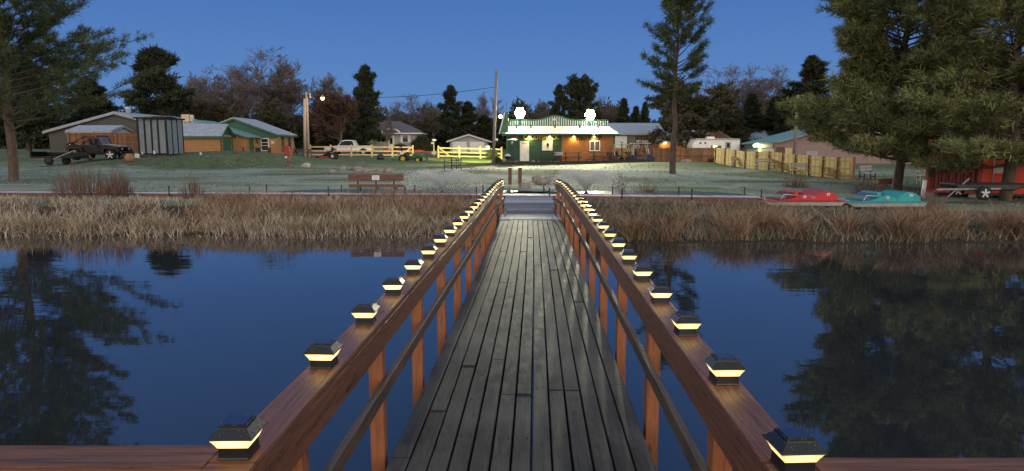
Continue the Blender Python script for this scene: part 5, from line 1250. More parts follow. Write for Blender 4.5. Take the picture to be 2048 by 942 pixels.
# perspective spacing: equal panels give uneven pixels, keep the measured columns
board_fence('board_fence', bf, 'yellow-green treated board fence stepping down towards the right', 'fence', 1.27, 10, pm='fence_dk')
board_fence('board_fence', [(1230, 65), (1263, 65)], 'short fence panel glowing yellow between the shop and the brown fence', 'fence', 1.55, 8)
board_fence('board_fence', [(1264, 66.5), (1307, 66.2), (1346, 66), (1425, 64)], 'brown board fence running from the golf carts behind the tall slender pine', 'fence_dk', 1.55, 10)
board_fence('board_fence', [(140, 62), (190, 62), (235, 61), (280, 60)], 'brown board fence behind the mound at the left', 'fence_dk', 1.7, 10)

# --- small benches
def bench(px, Y, lab, m='concrete', wd=1.25, rz=0, k=1.0, grp='pale benches along the board fence'):
    a = Fr(px, Y); o = thing('garden_bench', lab, 'bench', a.loc, rz, grp)
    MB().box((0, 0, .42), (wd, .38, .04)).build('seat', M[m], o)
    b = MB(); b.box((0, .2, .62), (wd, .03, .12)).box((0, .22, .78), (wd, .03, .12)); b.build('backrest', M[m], o)
    for s in (-1, 1): MB().beam((s*wd*.42, -.15, 0), (s*wd*.42, -.15, .4), .05, .05).beam((s*wd*.42, .17, 0), (s*wd*.42, .24, .84), .05, .05).beam((s*wd*.42, -.15, .2), (s*wd*.42, .2, .2), .04, .04).build('leg', M['blackm'], o)
bench(1479, 51.8, 'pale garden bench against the board fence, farthest of three', wd=1.3)
bench(1530, 47.0, 'pale garden bench against the board fence, middle of three', wd=1.35)
bench(1599, 42.4, 'pale garden bench against the board fence, nearest of three', wd=1.1)
bench(1735, 39, 'pale bench standing on the dark grass right of the board fence end', wd=.95, rz=.3, grp=None)
bench(1848, 34, 'pale bench just left of the red container', wd=.6, grp=None)

# --- left cabins
f = Fr(366, 60, 311)
sh = thing('orange_shed', 'small orange shed with frosted shingle roof and green gable door', 'shed', f.loc)
xa, xb = f.x(340), f.x(441); d_ = 2.5
gable(sh, xa, xb, 0, d_, f.z(270), f.z(250, 1.2)-f.z(270), 'tan', 'frostroof', 'X', .25, .08, 'greenp', gm='greenp')
door(sh, .35, d_-.35, .05, f.z(273), xb+.001, 'greenp', 'X', 1, 'tan')
MB().bb(xb+.0, xb+.05, -.04, .16, 0, f.z(270)).build('corner_board', M['greenp'], sh); MB().bb(xb+.0, xb+.05, d_-.16, d_+.04, 0, f.z(270)).build('corner_board', M['greenp'], sh)
f = Fr(463, 62.7, 314)
mc = thing('orange_cabin', 'orange lean-to cabin with green sloping roof, green side door and crossed ornament', 'cabin', f.loc)
xa, xb, d_ = f.x(440), f.x(489), 3.6; zt = f.z(271)
MB().bb(xa, xb, 0, d_, -.3, zt-.2).build('wall', M['tan'], mc)
MB().prism([(xa-2.2, zt+1.35), (xb+.35, zt-.2), (xb+.35, zt-.08), (xa-2.2, zt+1.47)], -.4, d_+.5).build('roof', M['greenroof'], mc)
MB().prism([(xa, zt-.2), (xb, zt-.2), (xb, zt-.05), (xa, zt+.6)], .02, d_-.02).build('gable', M['tan'], mc)
door(mc, 1.0, 2.1, .05, f.z(276), xb+.001, 'greenp', 'X', 1, 'tan')
for yy in (.03, d_-.2): MB().bb(xb+.0, xb+.06, yy, yy+.18, 0, zt-.2).build('corner_board', M['fence'], mc)
MB().beam((xb+.03, 2.75, 1.25), (xb+.03, 3.2, 1.95), .03, .07, up=(1, 0, 0)).beam((xb+.05, 3.2, 1.25), (xb+.05, 2.75, 1.95), .03, .07, up=(1, 0, 0)).build('ornament', M['redwood'], mc)
f = Fr(520, 66.4, 314)
bc = thing('green_gable_cabin', 'large cabin with dark green gable, pale metal roof and two narrow side windows', 'cabin', f.loc)
xa, xb, d_ = f.x(390), f.x(554), 5.2
gable(bc, xa, xb, 0, d_, f.z(268), f.z(237)-f.z(268), 'tan', 'frostroof', 'Y', .3, .1, 'greenp', gm='greenp')
MB().bb(xa, xb+.01, -.05, -.002, f.z(277), f.z(268)).build('green_band', M['greenp'], bc)
window(bc, f.x(522), f.x(538.5), f.z(302), f.z(276), -.001, 'white', mull=0)
wb = MB()
for zz in (291, 285): wb.bb(f.x(523.5), f.x(537), -.075, -.062, f.z(zz)-.03, f.z(zz)+.03)
wb.build('window_bar', M['white'], bc)
for yy in (1.3, 3.3): window(bc, yy, yy+.75, .55, 2.05, xb+.001, 'dkbrown', 'X', 'window', .05, 0, 'glass', 1)
MB().bb(f.x(543), f.x(549), -.04, -.01, f.z(287), f.z(283)).build('name_board', M['white'], bc)
MB().lathe((xb+.05, .4, 1.95), [(.06, -.06), (.09, 0), (.06, .06)], 8, axis='X').build('wall_lamp', M['white'], bc)
f = Fr(300, 72, 312)
bs = thing('grey_shed', 'very wide dark grey gabled shed with frosted roof at the left behind the gazebo', 'shed', f.loc)
xa, xb = f.x(100), f.x(374); gable(bs, xa, xb, 0, 17, f.z(263), f.z(226)-f.z(263), 'darkgable', 'frostroof', 'Y', .4, .12, 'gwall')
MB().lathe((f.x(240)+.3, 1.5, f.z(226)+.0), [(.25, 0), (.25, .5), (.32, .5), (.1, .7)], 10).build('roof_vent', M['white'], bs)
f = Fr(200, 68, 300); o = thing('white_shed', 'small white gabled shed half hidden by the near left pine boughs', 'shed', f.loc)
gable(o, f.x(140), f.x(222), 0, 4, f.z(262), f.z(252, 1)-f.z(262), 'white', 'frostroof', 'X', .25, .08, 'gwall')
# rooftop box
f = Fr(379, 71, 300)
o = thing('rooftop_sign_box', 'cream box coloured as lit orange on a white stand showing above the orange shed', 'sign box', f.loc)
MB().bb(f.x(368), f.x(383), -.3, .3, f.z(244), f.z(229)).build('box', mat('orange_lit_cream_panel', (.62, .36, .22), (.7, .55, .42), rough=.6, scale=3), o, bevel=.03)  # orange light on the cream box is mixed into its base colour
MB().lathe((f.x(386.5), 0, f.z(244)), [(.2, 0), (.22, .1), (.22, .6), (.12, .75)], 12).build('hood', M['canopy'], o)
st_ = MB()
for xx in (369, 378, 388): st_.beam((f.x(xx), 0, -.2), (f.x(xx), 0, f.z(244)), .06, .06)
st_.beam((f.x(367), 0, f.z(245.5)), (f.x(390), 0, f.z(245.5)), .07, .07); st_.build('stand', M['white'], o)
# gazebo
f = Fr(321, 50.5)
gz = thing('screen_gazebo', 'black framed screen gazebo standing on top of the grass mound', 'gazebo', f.loc)
zt = f.z(237.5); xs_ = [f.x(p) for p in (278, 291.5, 305, 318, 334)]; d_ = 2.5; ys3 = [.85, 1.65, 2.5]
MB().bb(xs_[0]-.2, xs_[-1]+.15, -.25, d_+.25, zt, zt+.12).bb(xs_[0]+.3, xs_[-1]-.3, .3, d_-.3, zt+.12, zt+.2).build('roof', M['black'], gz)
MB().bb(xs_[1], xs_[2]+.1, -.2, .1, zt+.124, zt+.16).bb(xs_[3]+.1, xs_[4], .6, 1.6, zt+.204, zt+.24).build('frost_patch', M['frostroof'], gz)
M['screen'] = mat('grey_screen_mesh', (.33, .39, .44), (.24, .29, .34), rough=.7, trans=.35, scale=2)
for x in xs_:
    MB().box((x, 0, zt/2), (.12, .10, zt)).build('post', M['black'], gz)
for y in ys3:
    for x in (xs_[0], xs_[-1]): MB().box((x, y, zt/2), (.08, .08, zt)).build('post', M['black'], gz)
for a, b in zip(xs_[:-1], xs_[1:]):
    s_ = MB().bb(a+.045, b-.045, -.008, .008, .25, zt-.05).build('screen_panel', M['screen'], gz); MB().bb(a+.042, b-.042, -.03, .03, .14, .24).build('kick_rail', M['black'], s_)
for x in (xs_[0], xs_[-1]):
    for y0_, y1_ in ((.05, .8), (.9, 1.6), (1.7, 2.45)): MB().bb(x-.008, x+.008, y0_, y1_, .2, zt-.05).build('screen_panel', M['screen'], gz)
MB().bb(xs_[0], xs_[-1], d_-.01, d_+.01, .2, zt-.05).build('screen_panel', M['screen'], gz)
MB().bb(xs_[0]-.1, xs_[-1]+.1, -.1, d_+.1, -.3, .10).build('floor', M['dkb'], gz)
# yard markers
for i, (px, Y, w_, h_, lab) in enumerate([(252.5, 53, .12, .16, 'small white yard lamp left of the gazebo'), (285.5, 49.6, .10, .2, 'small white yard lamp below the left gazebo corner'), (309, 49.6, .12, .26, 'small white yard lamp below the gazebo middle'), (275, 46.5, .3, .3, 'tilted white sign on the dark grass below the mound'), (402, 47, .14, .2, 'small pale marker on the slope right of the gazebo')]):
    g = G(px, Y); o = thing('yard_marker', lab, 'marker', (g.x, Y, g.z), .2*i, 'small white markers around the mound')
    MB().tube([(0, 0, -.1), (0, 0, .25)], .02, 6).build('stake', M['blackm'], o); MB().box((0, 0, .25+h_/2), (w_, .06, h_), ry=.25 if i == 3 else 0).build('head', M['white'], o, bevel=.02)
g = G(259, 46.3); o = thing('orange_urn', 'orange clay urn lying in the grass right of the off-road car', 'urn', (g.x, g.y, g.z)); MB().lathe((0, 0, 0), [(.15, 0), (.27, .15), (.3, .35), (.2, .5), (.24, .58)], 12).build('urn', mat('terracotta', (.45, .22, .10), rough=.7), o); MB().lathe((0, 0, .52), [(.14, 0), (.14, .07)], 12).build('opening', M['black'], o)
# stack of boards / flipped benches by the cabins
for i, (px, Y, lab) in enumerate(((500, 56, 'left one of two low plank benches in front of the orange cabins'), (528, 55.4, 'right one of two low plank benches in front of the orange cabins'))):
    a = Fr(px, Y); o = thing('plank_bench', lab, 'bench', a.loc, .25-.5*i, 'low plank benches before the cabins')
    for k in range(2): MB().box((0, -.12+k*.26, .38), (1.5, .22, .05)).build('seat_board', M['dkb'] if k == 0 else M['concrete'], o)
    for s in (-1, 1): MB().box((s*.5, 0, .17), (.08, .4, .36)).build('leg', M['blackm'], o)
a = Fr(546, 57); picnic(585, 625, 57.5, 'low dark picnic table right of the red bird post', .6)
# red bird post
a = Fr(576, 47.8); o = thing('bird_house_post', 'wooden post with red bird-shaped box rising from a brown stone base', 'post', a.loc)
MB().tube([(0, 0, 0), (.06, 0, 1.0)], .075, 10).build('post', M['post'], o); MB().lathe((0, 0, -.05), [(.3, 0), (.24, .15), (.1, .28)], 10).build('base', M['redwood'], o)
MB().prism([(-.2, .75), (.16, .72), (.22, 1.1), (.14, 1.42), (-.06, 1.5), (-.2, 1.34)], -.13, .13).build('bird_box', M['redp'], o, bevel=.03); MB().box((-.06, -.135, .66), (.16, .03, .14)).build('white_patch', M['white'], o)
# ---- poles
def pole(px, ptop, pbase, Y, ytop, lab, m, r=.14, dx=0, name='utility_pole', base=None):
    b = P(px, pbase, Y); t = P(px+dx, ytop, Y); o = thing(name, lab, 'pole', (b.x, Y, b.z))
    MB().tube([(0, 0, -.4), (t.x-b.x, 0, t.z-b.z)], [r, r*.75], 10).build('pole', M[m], o); return o, b, t
o, b, t = pole(617, 0, 309, 73, 184, 'taller pale pole of the pair carrying the orange street lamp', 'polelt', .16, -4, 'street_lamp')
tag(o, cat='street lamp')
L_ = P(645, 196, 73)
MB().tube([(t.x-b.x, 0, t.z-b.z-.35), (t.x-b.x+.9, 0, t.z-b.z-.1), (L_.x-b.x-.1, 0, L_.z-b.z+.22)], .035, 8).build('arm', M['blackm'], o)
h = MB().lathe((L_.x-b.x, 0, L_.z-b.z+.08), [(.05, .22), (.12, .15), (.28, 0), (.28, -.04)], 14).build('lamp_head', M['concrete'], o)
MB().lathe((L_.x-b.x, 0, L_.z-b.z), [(.05, -.22), (.18, -.12), (.22, .02), (.1, .05)], 14).build('lamp_glass', emat('sodium_glow', (1, .50, .12), 9), h)
MB().lathe((t.x-b.x+.35, 0, t.z-b.z-.65), [(.13, 0), (.13, .5), (.04, .6)], 10).build('transformer', M['concrete'], o)
lampobj('POINT', 130, (1, .55, .22), (L_.x-b.x, -.1, L_.z-b.z-.35), o, radius=.15)
pole(610, 0, 309, 72.6, 197, 'shorter pale pole standing close left of the street lamp pole', 'polelt', .17, -1)
o2, b2, t2 = pole(986, 0, 327, 60, 139, 'tall dark leaning utility pole just left of the shop', 'pole', .15, 7)
MB().lathe((.3, 0, 2.0), [(.1, 0), (.16, .12), (.1, .24)], 10).build('yard_lamp', M['white'], o2)
pole(1588, 0, 312, 57.5, 190, 'weathered bare pole behind the board fence on the right', 'pole', .15, 8)
wr = thing('power_line', 'thin black power line sagging from the tall leaning pole towards the street lamp', 'cable', (b2.x, 60, 6))
A = P(991, 174, 60); B = P(613, 190, 73); wpts = []
for i in range(17):
    u = i/16; q = A.lerp(B, u); q.z -= 4*u*(1-u)*.55; wpts.append(q-Vector(wr.location))
MB().tube(wpts, .022, 5).build('wire', M['black'], wr)
# grey house
f = Fr(783, 110, 302); S = 110/FPX
hs = thing('grey_house', 'small grey bungalow with dark hipped roof and eyebrow arch over the door', 'house', f.loc)
xa, xb, zt = f.x(724), f.x(836), f.z(266); d_ = 9
MB().bb(xa, xb, 0, d_, -.6, zt).build('wall', M['gwall'], hs)
e = .75; r1_ = (f.x(770, 4), 4.5, f.z(242, 4.5)); r2_ = (f.x(800, 4), 4.5, f.z(242, 4.5))
rfm = MB().add([(xa-e, -e, zt), (xb+e, -e, zt), (xb+e, d_+e, zt), (xa-e, d_+e, zt), r1_, r2_], [(0, 1, 5, 4), (1, 2, 5), (2, 3, 4, 5), (3, 0, 4), (3, 2, 1, 0)])
rr_ = rfm.build('roof', M['shingle'], hs)
MB().bb(xa-e-.02, xb+e+.02, -e-.05, -e-.002, zt-.18, zt+.02).bb(xb+e+.002, xb+e+.05, -e, d_+e, zt-.18, zt+.02).build('fascia', M['white'], rr_)
MB().bb(f.x(755, 4)-.2, f.x(755, 4)+.2, 3.4, 3.9, zt, f.z(244, 4)).build('chimney', M['redwood'], rr_)
ar = MB(); ax_ = f.x(784)
for k in range(10):
    a0 = pi*k/10; a1 = pi*(k+1)/10; ar.beam((ax_+1.5*cos(a0), -e-.1, zt-.1+.75*sin(a0)), (ax_+1.5*cos(a1), -e-.1, zt-.1+.75*sin(a1)), .25, .16, up=(0, 1, 0))
ar.build('eyebrow_arch', M['white'], rr_); MB().prism([(ax_+1.45*cos(pi*k/12), zt-.1+.7*sin(pi*k/12)) for k in range(13)], -e+.0, .8).build('arch_infill', M['shingle'], rr_)
door(hs, f.x(777), f.x(788), f.z(300), f.z(272), -.001, 'white', trim='white')
MB().bb(f.x(780), f.x(785.5), -.07, -.052, f.z(288), f.z(276)).build('door_glass', M['glass'], hs)
for (a0, a1, mu_, sh_) in ((730, 742, 0, 1), (753.5, 771, 1, 0), (805, 817, 0, 1)):
    window(hs, f.x(a0), f.x(a1), f.z(285), f.z(269.5), -.001, 'white', mull=mu_)
    if sh_: MB().bb(f.x(a0-4), f.x(a0)-.02, -.05, -.002, f.z(285), f.z(269.5)).build('shutter', M['white'], hs); MB().bb(f.x(a1)+.02, f.x(a1+4), -.05, -.002, f.z(285), f.z(269.5)).build('shutter', M['white'], hs)
window(hs, 2, 3.4, f.z(285), f.z(270), xb+.001, 'white', 'X', sgn=1)
f = Fr(937, 105, 304)
gr = thing('double_garage', 'grey garage with two pale doors and white gable trim behind the yellow fence', 'garage', f.loc)
gable(gr, f.x(900), f.x(975), 0, 7, f.z(281), f.z(269)-f.z(281), 'gwall', 'shingle', 'Y', .5, .12, 'white')
for (a0, a1) in ((905, 933.5), (939.5, 969)):
    dm = MB().bb(f.x(a0), f.x(a1), -.05, -.001, -.1, f.z(283.5)); o = dm.build('garage_door', M['white'], gr)
    q = MB()
    for k in range(1, 4): q.bb(f.x(a0), f.x(a1), -.058, -.0505, k*.42-.015, k*.42+.015)
    q.build('panel_groove', M['gwall'], o)
a = Fr(868, 82, 309); o = thing('mailbox', 'white mailbox and newspaper tube on a post over a stone base beside the house drive', 'mailbox', a.loc)
MB().box((0, 0, .6), (.12, .12, 1.5)).build('post', M['wood_raw'], o); MB().box((0, 0, .2), (.6, .5, .4)).build('base', M['concrete'], o, bevel=.05)
MB().box((.05, 0, 1.75), (.5, .25, .26)).build('box', M['white'], o, bevel=.06); MB().box((-.15, 0, 1.4), (.35, .2, .2)).build('newspaper_tube', M['white'], o, bevel=.04)
a = Fr(761, 66.5); o = thing('covered_grill', 'small dark rounded cover on the grass in front of the rail fence', 'cover', a.loc); MB().lathe((0, 0, 0), [(.34, 0), (.36, .2), (.3, .45), (.12, .58), (.02, .6)], 14).build('cover', M['blackm'], o); MB().lathe((0, 0, .6), [(.03, 0), (.03, .06)], 8).build('knob', M['blackm'], o)
# small railed footbridge on the lawn
a = Fr(905, 42, 343); o = thing('small_footbridge', 'tiny footbridge with thin black railings on the lawn left of the shop', 'bridge', a.loc)
MB().bb(a.x(888), a.x(926), -.1, 1.5, 0, .1).build('deck', M['concrete'], o)
for k, yy in enumerate((-.05, 1.45)):
    for px in ((889, 904, 922) if k == 0 else (898.5, 909, 914)):
        MB().box((a.x(px), yy, .42), (.06, .06, .85)).build('post', M['blackm'], o)
    for zz in (.38, .66): MB().beam((a.x(889 if k == 0 else 898.5), yy, zz), (a.x(922 if k == 0 else 914), yy, zz), .03, .03).build('rail', M['blackm'], o)

# --- right side buildings
f = Fr(1240, 95, 303)
cw = thing('wash_building', 'long grey wash building with frosted blue roof right of the shop', 'building', f.loc)
gable(cw, f.x(1165), f.x(1322), 0, 8, f.z(266), f.z(248, 4)-f.z(266), 'greyblock', 'frostroof', 'X', .5, .12, 'gwall')
q = MB().bb(f.x(1229), f.x(1254), -.06, -.001, -.2, f.z(272)); q.build('bay_door', M['white'], cw); MB().bb(f.x(1227.5), f.x(1229), -.09, 0, -.2, f.z(271)).bb(f.x(1254), f.x(1256), -.09, 0, -.2, f.z(271)).bb(f.x(1229), f.x(1254), -.09, 0, f.z(272), f.z(271)).build('bay_frame', M['blackm'], cw)
q = MB().bb(f.x(1270), f.x(1302), -.06, -.001, f.z(290), f.z(271)); q.build('sign_board', M['dkbrown'], cw)
text('A WASH', M['white'], cw, f.x(1243.5), f.z(268.8), .34, -.05, wmax=18*95/FPX, bold=.03)
text('PET WASH', M['white'], cw, f.x(1286), f.z(283.5), .48, -.09, wmax=27*95/FPX, bold=.03)
window(cw, f.x(1271), f.x(1279), f.z(300), f.z(289.5)-.0, -.07, 'white', mull=0); window(cw, f.x(1283), f.x(1300), f.z(300), f.z(291), -.07, 'fence', mull=1)
f = Fr(1345, 92, 302)
o = thing('low_annex', 'low annex whose orange wall is lit by a warm lamp behind the slender pine', 'building', f.loc)
gable(o, f.x(1318), f.x(1392), 0, 6, f.z(282), f.z(265, 3)-f.z(282), 'orange', 'frostroof', 'X', .4, .1, 'gwall')
l_ = MB().lathe((f.x(1329), -.15, f.z(286)), [(.1, -.12), (.18, 0), (.1, .1)], 10).build('wall_lamp', bulb_m, o); lampobj('POINT', 90, (1, .62, .2), (f.x(1329), -.45, f.z(286.5)), o, radius=.1)
f = Fr(1440, 100, 305)
o = thing('barn_building', 'wide frosted roof building with a red-brown front gable behind the camper', 'building', f.loc)
gable(o, f.x(1385), f.x(1560), 3, 12, f.z(281), f.z(262.5, 7.5)-f.z(281), 'gwall', 'frostroof', 'X', .4, .12, 'gwall')
cg = MB().prism([(f.x(1394), f.z(281)), (f.x(1467), f.z(281)), (f.x(1430), f.z(260))], 0, 4).build('front_gable', M['redwood'], o)
MB().bb(f.x(1397), f.x(1464), .1, 3.2, -.5, f.z(281)).build('front_wall', M['gwall'], o)
for s in (1394, 1467): MB().beam((f.x(s)+(-.35 if s < 1430 else .35), -.06, f.z(281)-.1), (f.x(1430), -.06, f.z(259.5)), .12, .18, up=(0, 1, 0)).build('barge_board', M['gwall'], cg)
f = Fr(1432, 80, 318)
rv_ = thing('camper_trailer', 'white camper trailer with dark window and door behind the brown fence', 'camper', f.loc)
MB().prism([(f.x(1386), f.z(313)), (f.x(1480), f.z(313)), (f.x(1480), f.z(277.5)), (f.x(1392), f.z(277.5)), (f.x(1384), f.z(290))], 0, 2.4).build('body', M['white'], rv_, bevel=.08)
MB().bb(f.x(1422), f.x(1442), -.03, -.001, f.z(303), f.z(291)).build('window', M['glass'], rv_)
dq = MB().bb(f.x(1450), f.x(1461), -.03, -.001, f.z(312), f.z(283.5)).build('door', M['gwall'], rv_); MB().bb(f.x(1453), f.x(1458.5), -.045, -.031, f.z(295), f.z(286)).build('pane', M['glass'], dq)
MB().box((f.x(1425), 1.2, f.z(275.5)), (.95, .8, .3)).build('air_conditioner', M['white'], rv_, bevel=.08); MB().bb(f.x(1385), f.x(1481), -.04, -.002, f.z(280), f.z(278.8)).build('awning_rail', M['blackm'], rv_)
for px in (1400, 1410): MB().lathe((f.x(px), -.0, f.z(286)), [(.11, -.05), (.11, .0)], 10, axis='Y').build('side_light', M['blackm'], rv_)
for px in (1425, 1438): wheel(rv_, f.x(px), .2, .34, .22, 'blackm')
# green roofed building with explicit corners
Yf, Yb = 66, 84
o = thing('green_roof_building', 'brown metal building with long green roof and lit porch behind the board fence', 'building', (Xat(1550, Yf, 1), Yf, .9))
def W(px, py, Y): return P(px, py, Y)
A_ = W(1550, 286, Yf); B_ = W(1690, 250.5, Yf); Cc = W(1482, 289, 80); D_ = W(1592, 260.5, 80); E_ = Vector((2*B_.x-A_.x, Yf, A_.z)); F_ = Vector((2*D_.x-Cc.x, 80, Cc.z))
up = Vector((0, 0, .14))
oh_ = Vector((-.0, -.5, 0))
MB().add([A_+oh_, B_+oh_, D_, Cc, A_+up+oh_, B_+up+oh_, D_+up, Cc+up], [(0, 1, 2, 3), (4, 7, 6, 5), (0, 4, 5, 1), (1, 5, 6, 2), (2, 6, 7, 3), (3, 7, 4, 0)]).add([B_+oh_, E_+oh_, F_, D_, B_+up+oh_, E_+up+oh_, F_+up, D_+up], [(0, 1, 2, 3), (4, 7, 6, 5), (0, 4, 5, 1), (2, 6, 7, 3)]).build('roof', M['greenroof'], o, world=True)
zg = .3
MB().add([(A_.x, Yf, zg), (E_.x, Yf, zg), (E_.x, Yf, E_.z-.05), (B_.x, Yf, B_.z-.05), (A_.x, Yf, A_.z-.05), (A_.x, Yf+.2, zg), (E_.x, Yf+.2, zg), (E_.x, Yf+.2, E_.z-.05), (B_.x, Yf+.2, B_.z-.05), (A_.x, Yf+.2, A_.z-.05)],
         [(0, 1, 2, 3, 4), (9, 8, 7, 6, 5), (0, 5, 6, 1), (1, 6, 7, 2), (2, 7, 8, 3), (3, 8, 9, 4), (4, 9, 5, 0)]).build('gable_wall', M['brownmetal'], o, world=True)
sw_ = W(1524, 300, 71.5)
MB().add([(A_.x, Yf+.21, zg), (Cc.x+.6, 79.8, zg), (Cc.x+.6, 79.8, Cc.z-.02), (A_.x, Yf+.21, A_.z-.02), (A_.x+.2, Yf+.21, zg), (Cc.x+.8, 79.8, zg), (Cc.x+.8, 79.8, Cc.z-.02), (A_.x+.2, Yf+.21, A_.z-.02)],
         [(3, 2, 1, 0), (4, 5, 6, 7), (0, 1, 5, 4), (1, 2, 6, 5), (2, 3, 7, 6), (3, 0, 4, 7)]).build('side_wall', M['canopy'], o, world=True)
MB().beam(A_+Vector((-.05, .2, -.25)), Cc+Vector((.45, 0, -.25)), .08, .5).build('fascia', M['greenp'], o, world=True)
for (a0, a1, b0, b1, mm) in ((1553, 1569, 313, 294, 'dkbrown'), (1570, 1585, 313, 296, 'wood_raw'), (1612, 1636, 312, 302, 'gwall')):
    p0 = W(a0, b0, Yf-.1); p1 = W(a1, b1, Yf-.1); MB().bb(p0.x, p1.x, Yf-.08, Yf-.004, p0.z, p1.z).build('garage_door' if mm != 'gwall' else 'window', M[mm], o, world=True)
ch = W(1623, 252, 72); MB().bb(ch.x-.35, ch.x+.35, 71.7, 72.4, ch.z-.9, ch.z+.35).build('chimney', M['redwood'], o, world=True)
lp = W(1510, 291, 73); pl_ = MB().lathe(lp, [(.1, -.14), (.2, -.03), (.16, .08), (.06, .14)], 10).build('porch_lamp', emat('porch_glow', (1, .9, .6), 30), o, world=True)
lampobj('POINT', 110, (1, .84, .36), lp-Vector(o.location)-Vector((.15, .3, .1)), o, radius=.12)

# --- pedal boats
def pedal(px, lab, c, flip=False, Y=19.4, base=409):
    S_ = Y/FPX; p = P(px, base, Y); o = thing('pedal_boat', lab, 'pedal boat', (p.x, Y, p.z), 0.04, 'pedal boats drawn up on the shore'); o.scale = (.94, .94, .92)
    M_ = M[c]; md = M[c+'_dk']
    MB().prism([(-1.22, .10), (-1.08, .0), (1.12, .0), (1.2, .09), (1.2, .13), (-1.22, .14)], -.62, .62).build('hull', M['concrete'], o, bevel=.02)
    MB().prism([(-1.2, .135), (1.2, .135), (1.19, .17), (-1.1, .17)], -.64, .64).build('deck', M_ if c == 'pred' else M_, o, bevel=.01)
    for s in (-1, 1):
        y0, y1 = min(s*.44, s*.62), max(s*.44, s*.62)
        MB().prism([(-.82, .165), (-.62, .20), (-.45, .23), (-.30, .29), (-.12, .37), (.0, .37), (.14, .29), (.24, .20), (.27, .165)], y0, y1).build('side_hump', M_, o, bevel=.015)
    MB().prism([(-.60, .17), (-.52, .32), (-.40, .41), (-.30, .41), (-.30, .17)], -.42, .42).build('seat', md, o, bevel=.015); MB().prism([(-.298, .17), (-.298, .44), (-.22, .47), (-.14, .44), (-.12, .17)], -.43, .43).build('seat_back', M_, o, bevel=.015); MB().prism([(-.118, .17), (-.118, .43), (-.02, .41), (.06, .33), (.06, .17)], -.42, .42).build('seat', md, o, bevel=.015)
    MB().prism([(-.78, .17), (-.78, .22), (-.42, .22), (-.42, .17)], -.43, .43).build('footwell', md, o)
    arc = [(.66+.37*cos(pi*k/14), .165+.30*sin(pi*k/14)) for k in range(15)]
    MB().prism(arc, -.56, .56).build('paddle_wheel_cover', M_, o, bevel=.015)
    for (x, z) in ((-.06, .28), (.70, .35)):
        b = MB().lathe((x, -.625 if x < .3 else -.563, z), [(.055, -.004), (.055, .0)], 16, axis='Y').build('round_badge', M['white'], o)
        MB().box((x, (-.631 if x < .3 else -.569), z), (.035, .004, .05)).build('badge_mark', M_, b)
    MB().tube([(-.75, -.5, .18), (-.65, -.5, .36), (-.2, -.5, .33)], .014, 6).tube([(-1.2, -.5, .2), (-1.2, .5, .2)], .012, 6).build('hand_rail', M['alloy'], o)
M['pred'] = mat('red_boat_plastic', (.50, .02, .035), (.40, .015, .025), rough=.4, scale=2); M['pred_dk'] = mat('dark_red_seat', (.10, .012, .018), rough=.5)
M['pteal'] = mat('turquoise_boat_plastic', (.02, .36, .38), (.015, .28, .31), rough=.4, scale=2); M['pteal_dk'] = mat('blue_seat', (.02, .12, .20), rough=.5)
pedal(1593, 'red pedal boat with dark seats drawn up in the shore grass', 'pred')
pedal(1754, 'turquoise pedal boat drawn up in the shore grass right of the red one', 'pteal', base=411)
# --- red container
f = Fr(1848, 26.5, 384)
ct = thing('shipping_container', 'bright red ribbed shipping container with an orange door, raised on blocks at the right edge', 'container', f.loc, -rad(31)); ct.scale = (1, 1, .84)
S = 26.5/FPX
bd = MB().bb(0.05, 5.9, 0.2, 2.5, .0, 2.45)
k = 0.05
while k < 1.6: bd.prism([(k, .2), (k+.05, .14), (k+.14, .14), (k+.19, .2)], .12, 2.35, 'Z'); k += .24
bd.build('body', M['redbox2'] if 'redbox2' in M else mat('red_container_paint', (.20, .018, .014), (.13, .012, .012), rough=.5, scale=2), ct)
MB().bb(0, .1, .1, .2, .0, 2.5).bb(1.74, 1.84, .05, .2, 0, 2.5).bb(0.1, 1.74, .1, .2, 2.38, 2.5).bb(.1, 1.74, .1, .2, 0, .11).build('frame', M['redp'], ct)
MB().bb(5.8, 5.95, .1, .195, 0, 2.5).build('corner_post', M['redp'], ct)
od = MB().bb(1.845, 3.4, .02, .14, .04, 2.44).build('door', mat('orange_red_door', (.66, .06, .02), (.55, .045, .018), rough=.5, scale=2), ct)
MB().tube([(2.2, -.02, .1), (2.2, -.02, 2.4)], .02, 6).tube([(2.6, -.02, .1), (2.6, -.02, 2.4)], .02, 6).build('lock_bar', M['alloy'], od); MB().box((2.35, -.035, 1.1), (.28, .02, .3)).build('door_label', M['canopy'], od)
MB().bb(.12, .34, .06, .1, .72, 1.0).build('vent', M['black'], ct)
for x in (.1, 1.5, 5.6): MB().bb(x, x+.25, .3, .6, -.35, -.002).bb(x, x+.25, 2.0, 2.3, -.35, -.002).build('block', M['concrete'], ct)
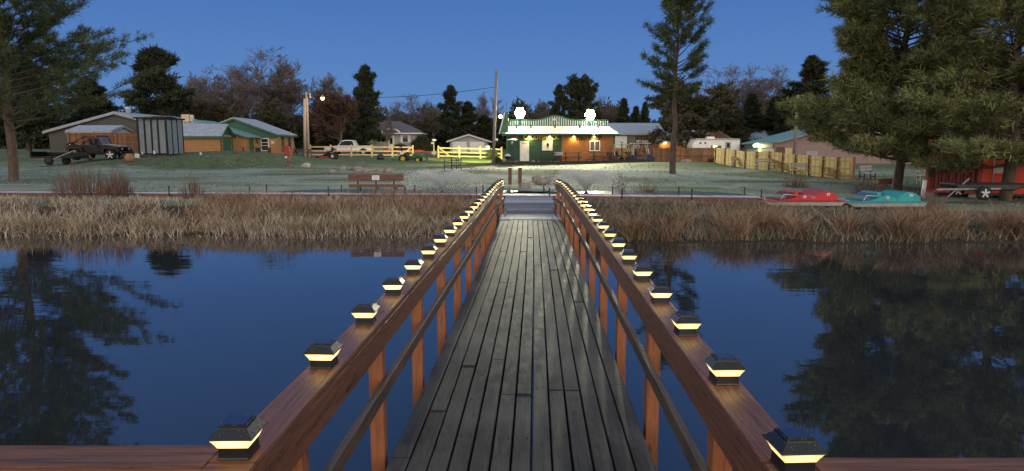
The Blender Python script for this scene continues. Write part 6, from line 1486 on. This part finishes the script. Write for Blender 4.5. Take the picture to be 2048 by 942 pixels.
g = G(1846, 25.5); o = thing('white_marker_post', 'short weathered white post at the left corner of the red container', 'post', g); MB().box((0, 0, .3), (.12, .1, .75), ry=.05).build('post', M['white'], o, bevel=.01); MB().box((0, 0, .69), (.14, .12, .03)).build('cap', M['concrete'], o)
M['galv'] = mat('galvanised_steel', (.26, .27, .28), (.16, .17, .18), rough=.5, metal=.3)
f = Fr(1925, 22.5, 398); o = thing('boat_trailer', 'grey boat trailer with dark canoe hull in the weeds before the red container', 'trailer', f.loc, .05)
MB().beam((-1.15, -.3, .35), (.9, -.5, .38), .05, .06).beam((-1.15, -.3, .35), (.9, .5, .38), .05, .06).beam((.1, -.55, .36), (.1, .55, .36), .05, .05).build('frame', M['galv'], o); MB().beam((-.8, -.36, .1), (-.1, -.36, .72), .035, .035).build('winch_post', M['galv'], o)
for s in (-1, 1): wheel(o, .25, s*.62, .24, .13, 'alloy')
MB().prism([(-.55, .42), (-.3, .3), (1.5, .3), (1.9, .45), (1.9, .55), (-.65, .55)], -.4, .4).build('hull', M['blackm'], o, bevel=.05)
f = Fr(1775, 31, 372); o = thing('fire_pit', 'rusty log bench lying at the foot of the near right pine', 'log bench', f.loc, .1)
MB().tube([(-.55, 0, .18), (.55, 0, .26)], [.14, .12], 10).build('log', M['redwood'], o); MB().box((-.4, 0, .0), (.15, .3, .2)).box((.4, 0, .02), (.15, .3, .25)).build('support', M['rock'], o)
o.name = 'log_bench'

b = G(1800, 70); o = thing('yard_lamp', 'tall pole lamp burning orange behind the big near right pine', 'street lamp', b)
LZ = Zat(178, 70, 1800)-b.z
MB().tube([(0, 0, -.3), (0, 0, LZ+.2)], [.14, .09], 8).build('pole', M['pole'], o); MB().tube([(0, 0, LZ+.1), (-.5, -.3, LZ+.2)], .03, 6).build('arm', M['blackm'], o)
h = MB().lathe((-.5, -.3, LZ), [(.25, 0), (.2, .12), (.06, .22)], 12).build('lamp_head', M['concrete'], o)
MB().lathe((-.5, -.3, LZ-.2), [(.06, -.1), (.2, 0), (.24, .18)], 12).build('lamp_glass', emat('orange_glow', (1, .55, .14), 14), h); lampobj('POINT', 160, (1, .6, .25), (-.5, -.4, LZ-.45), o, radius=.15)
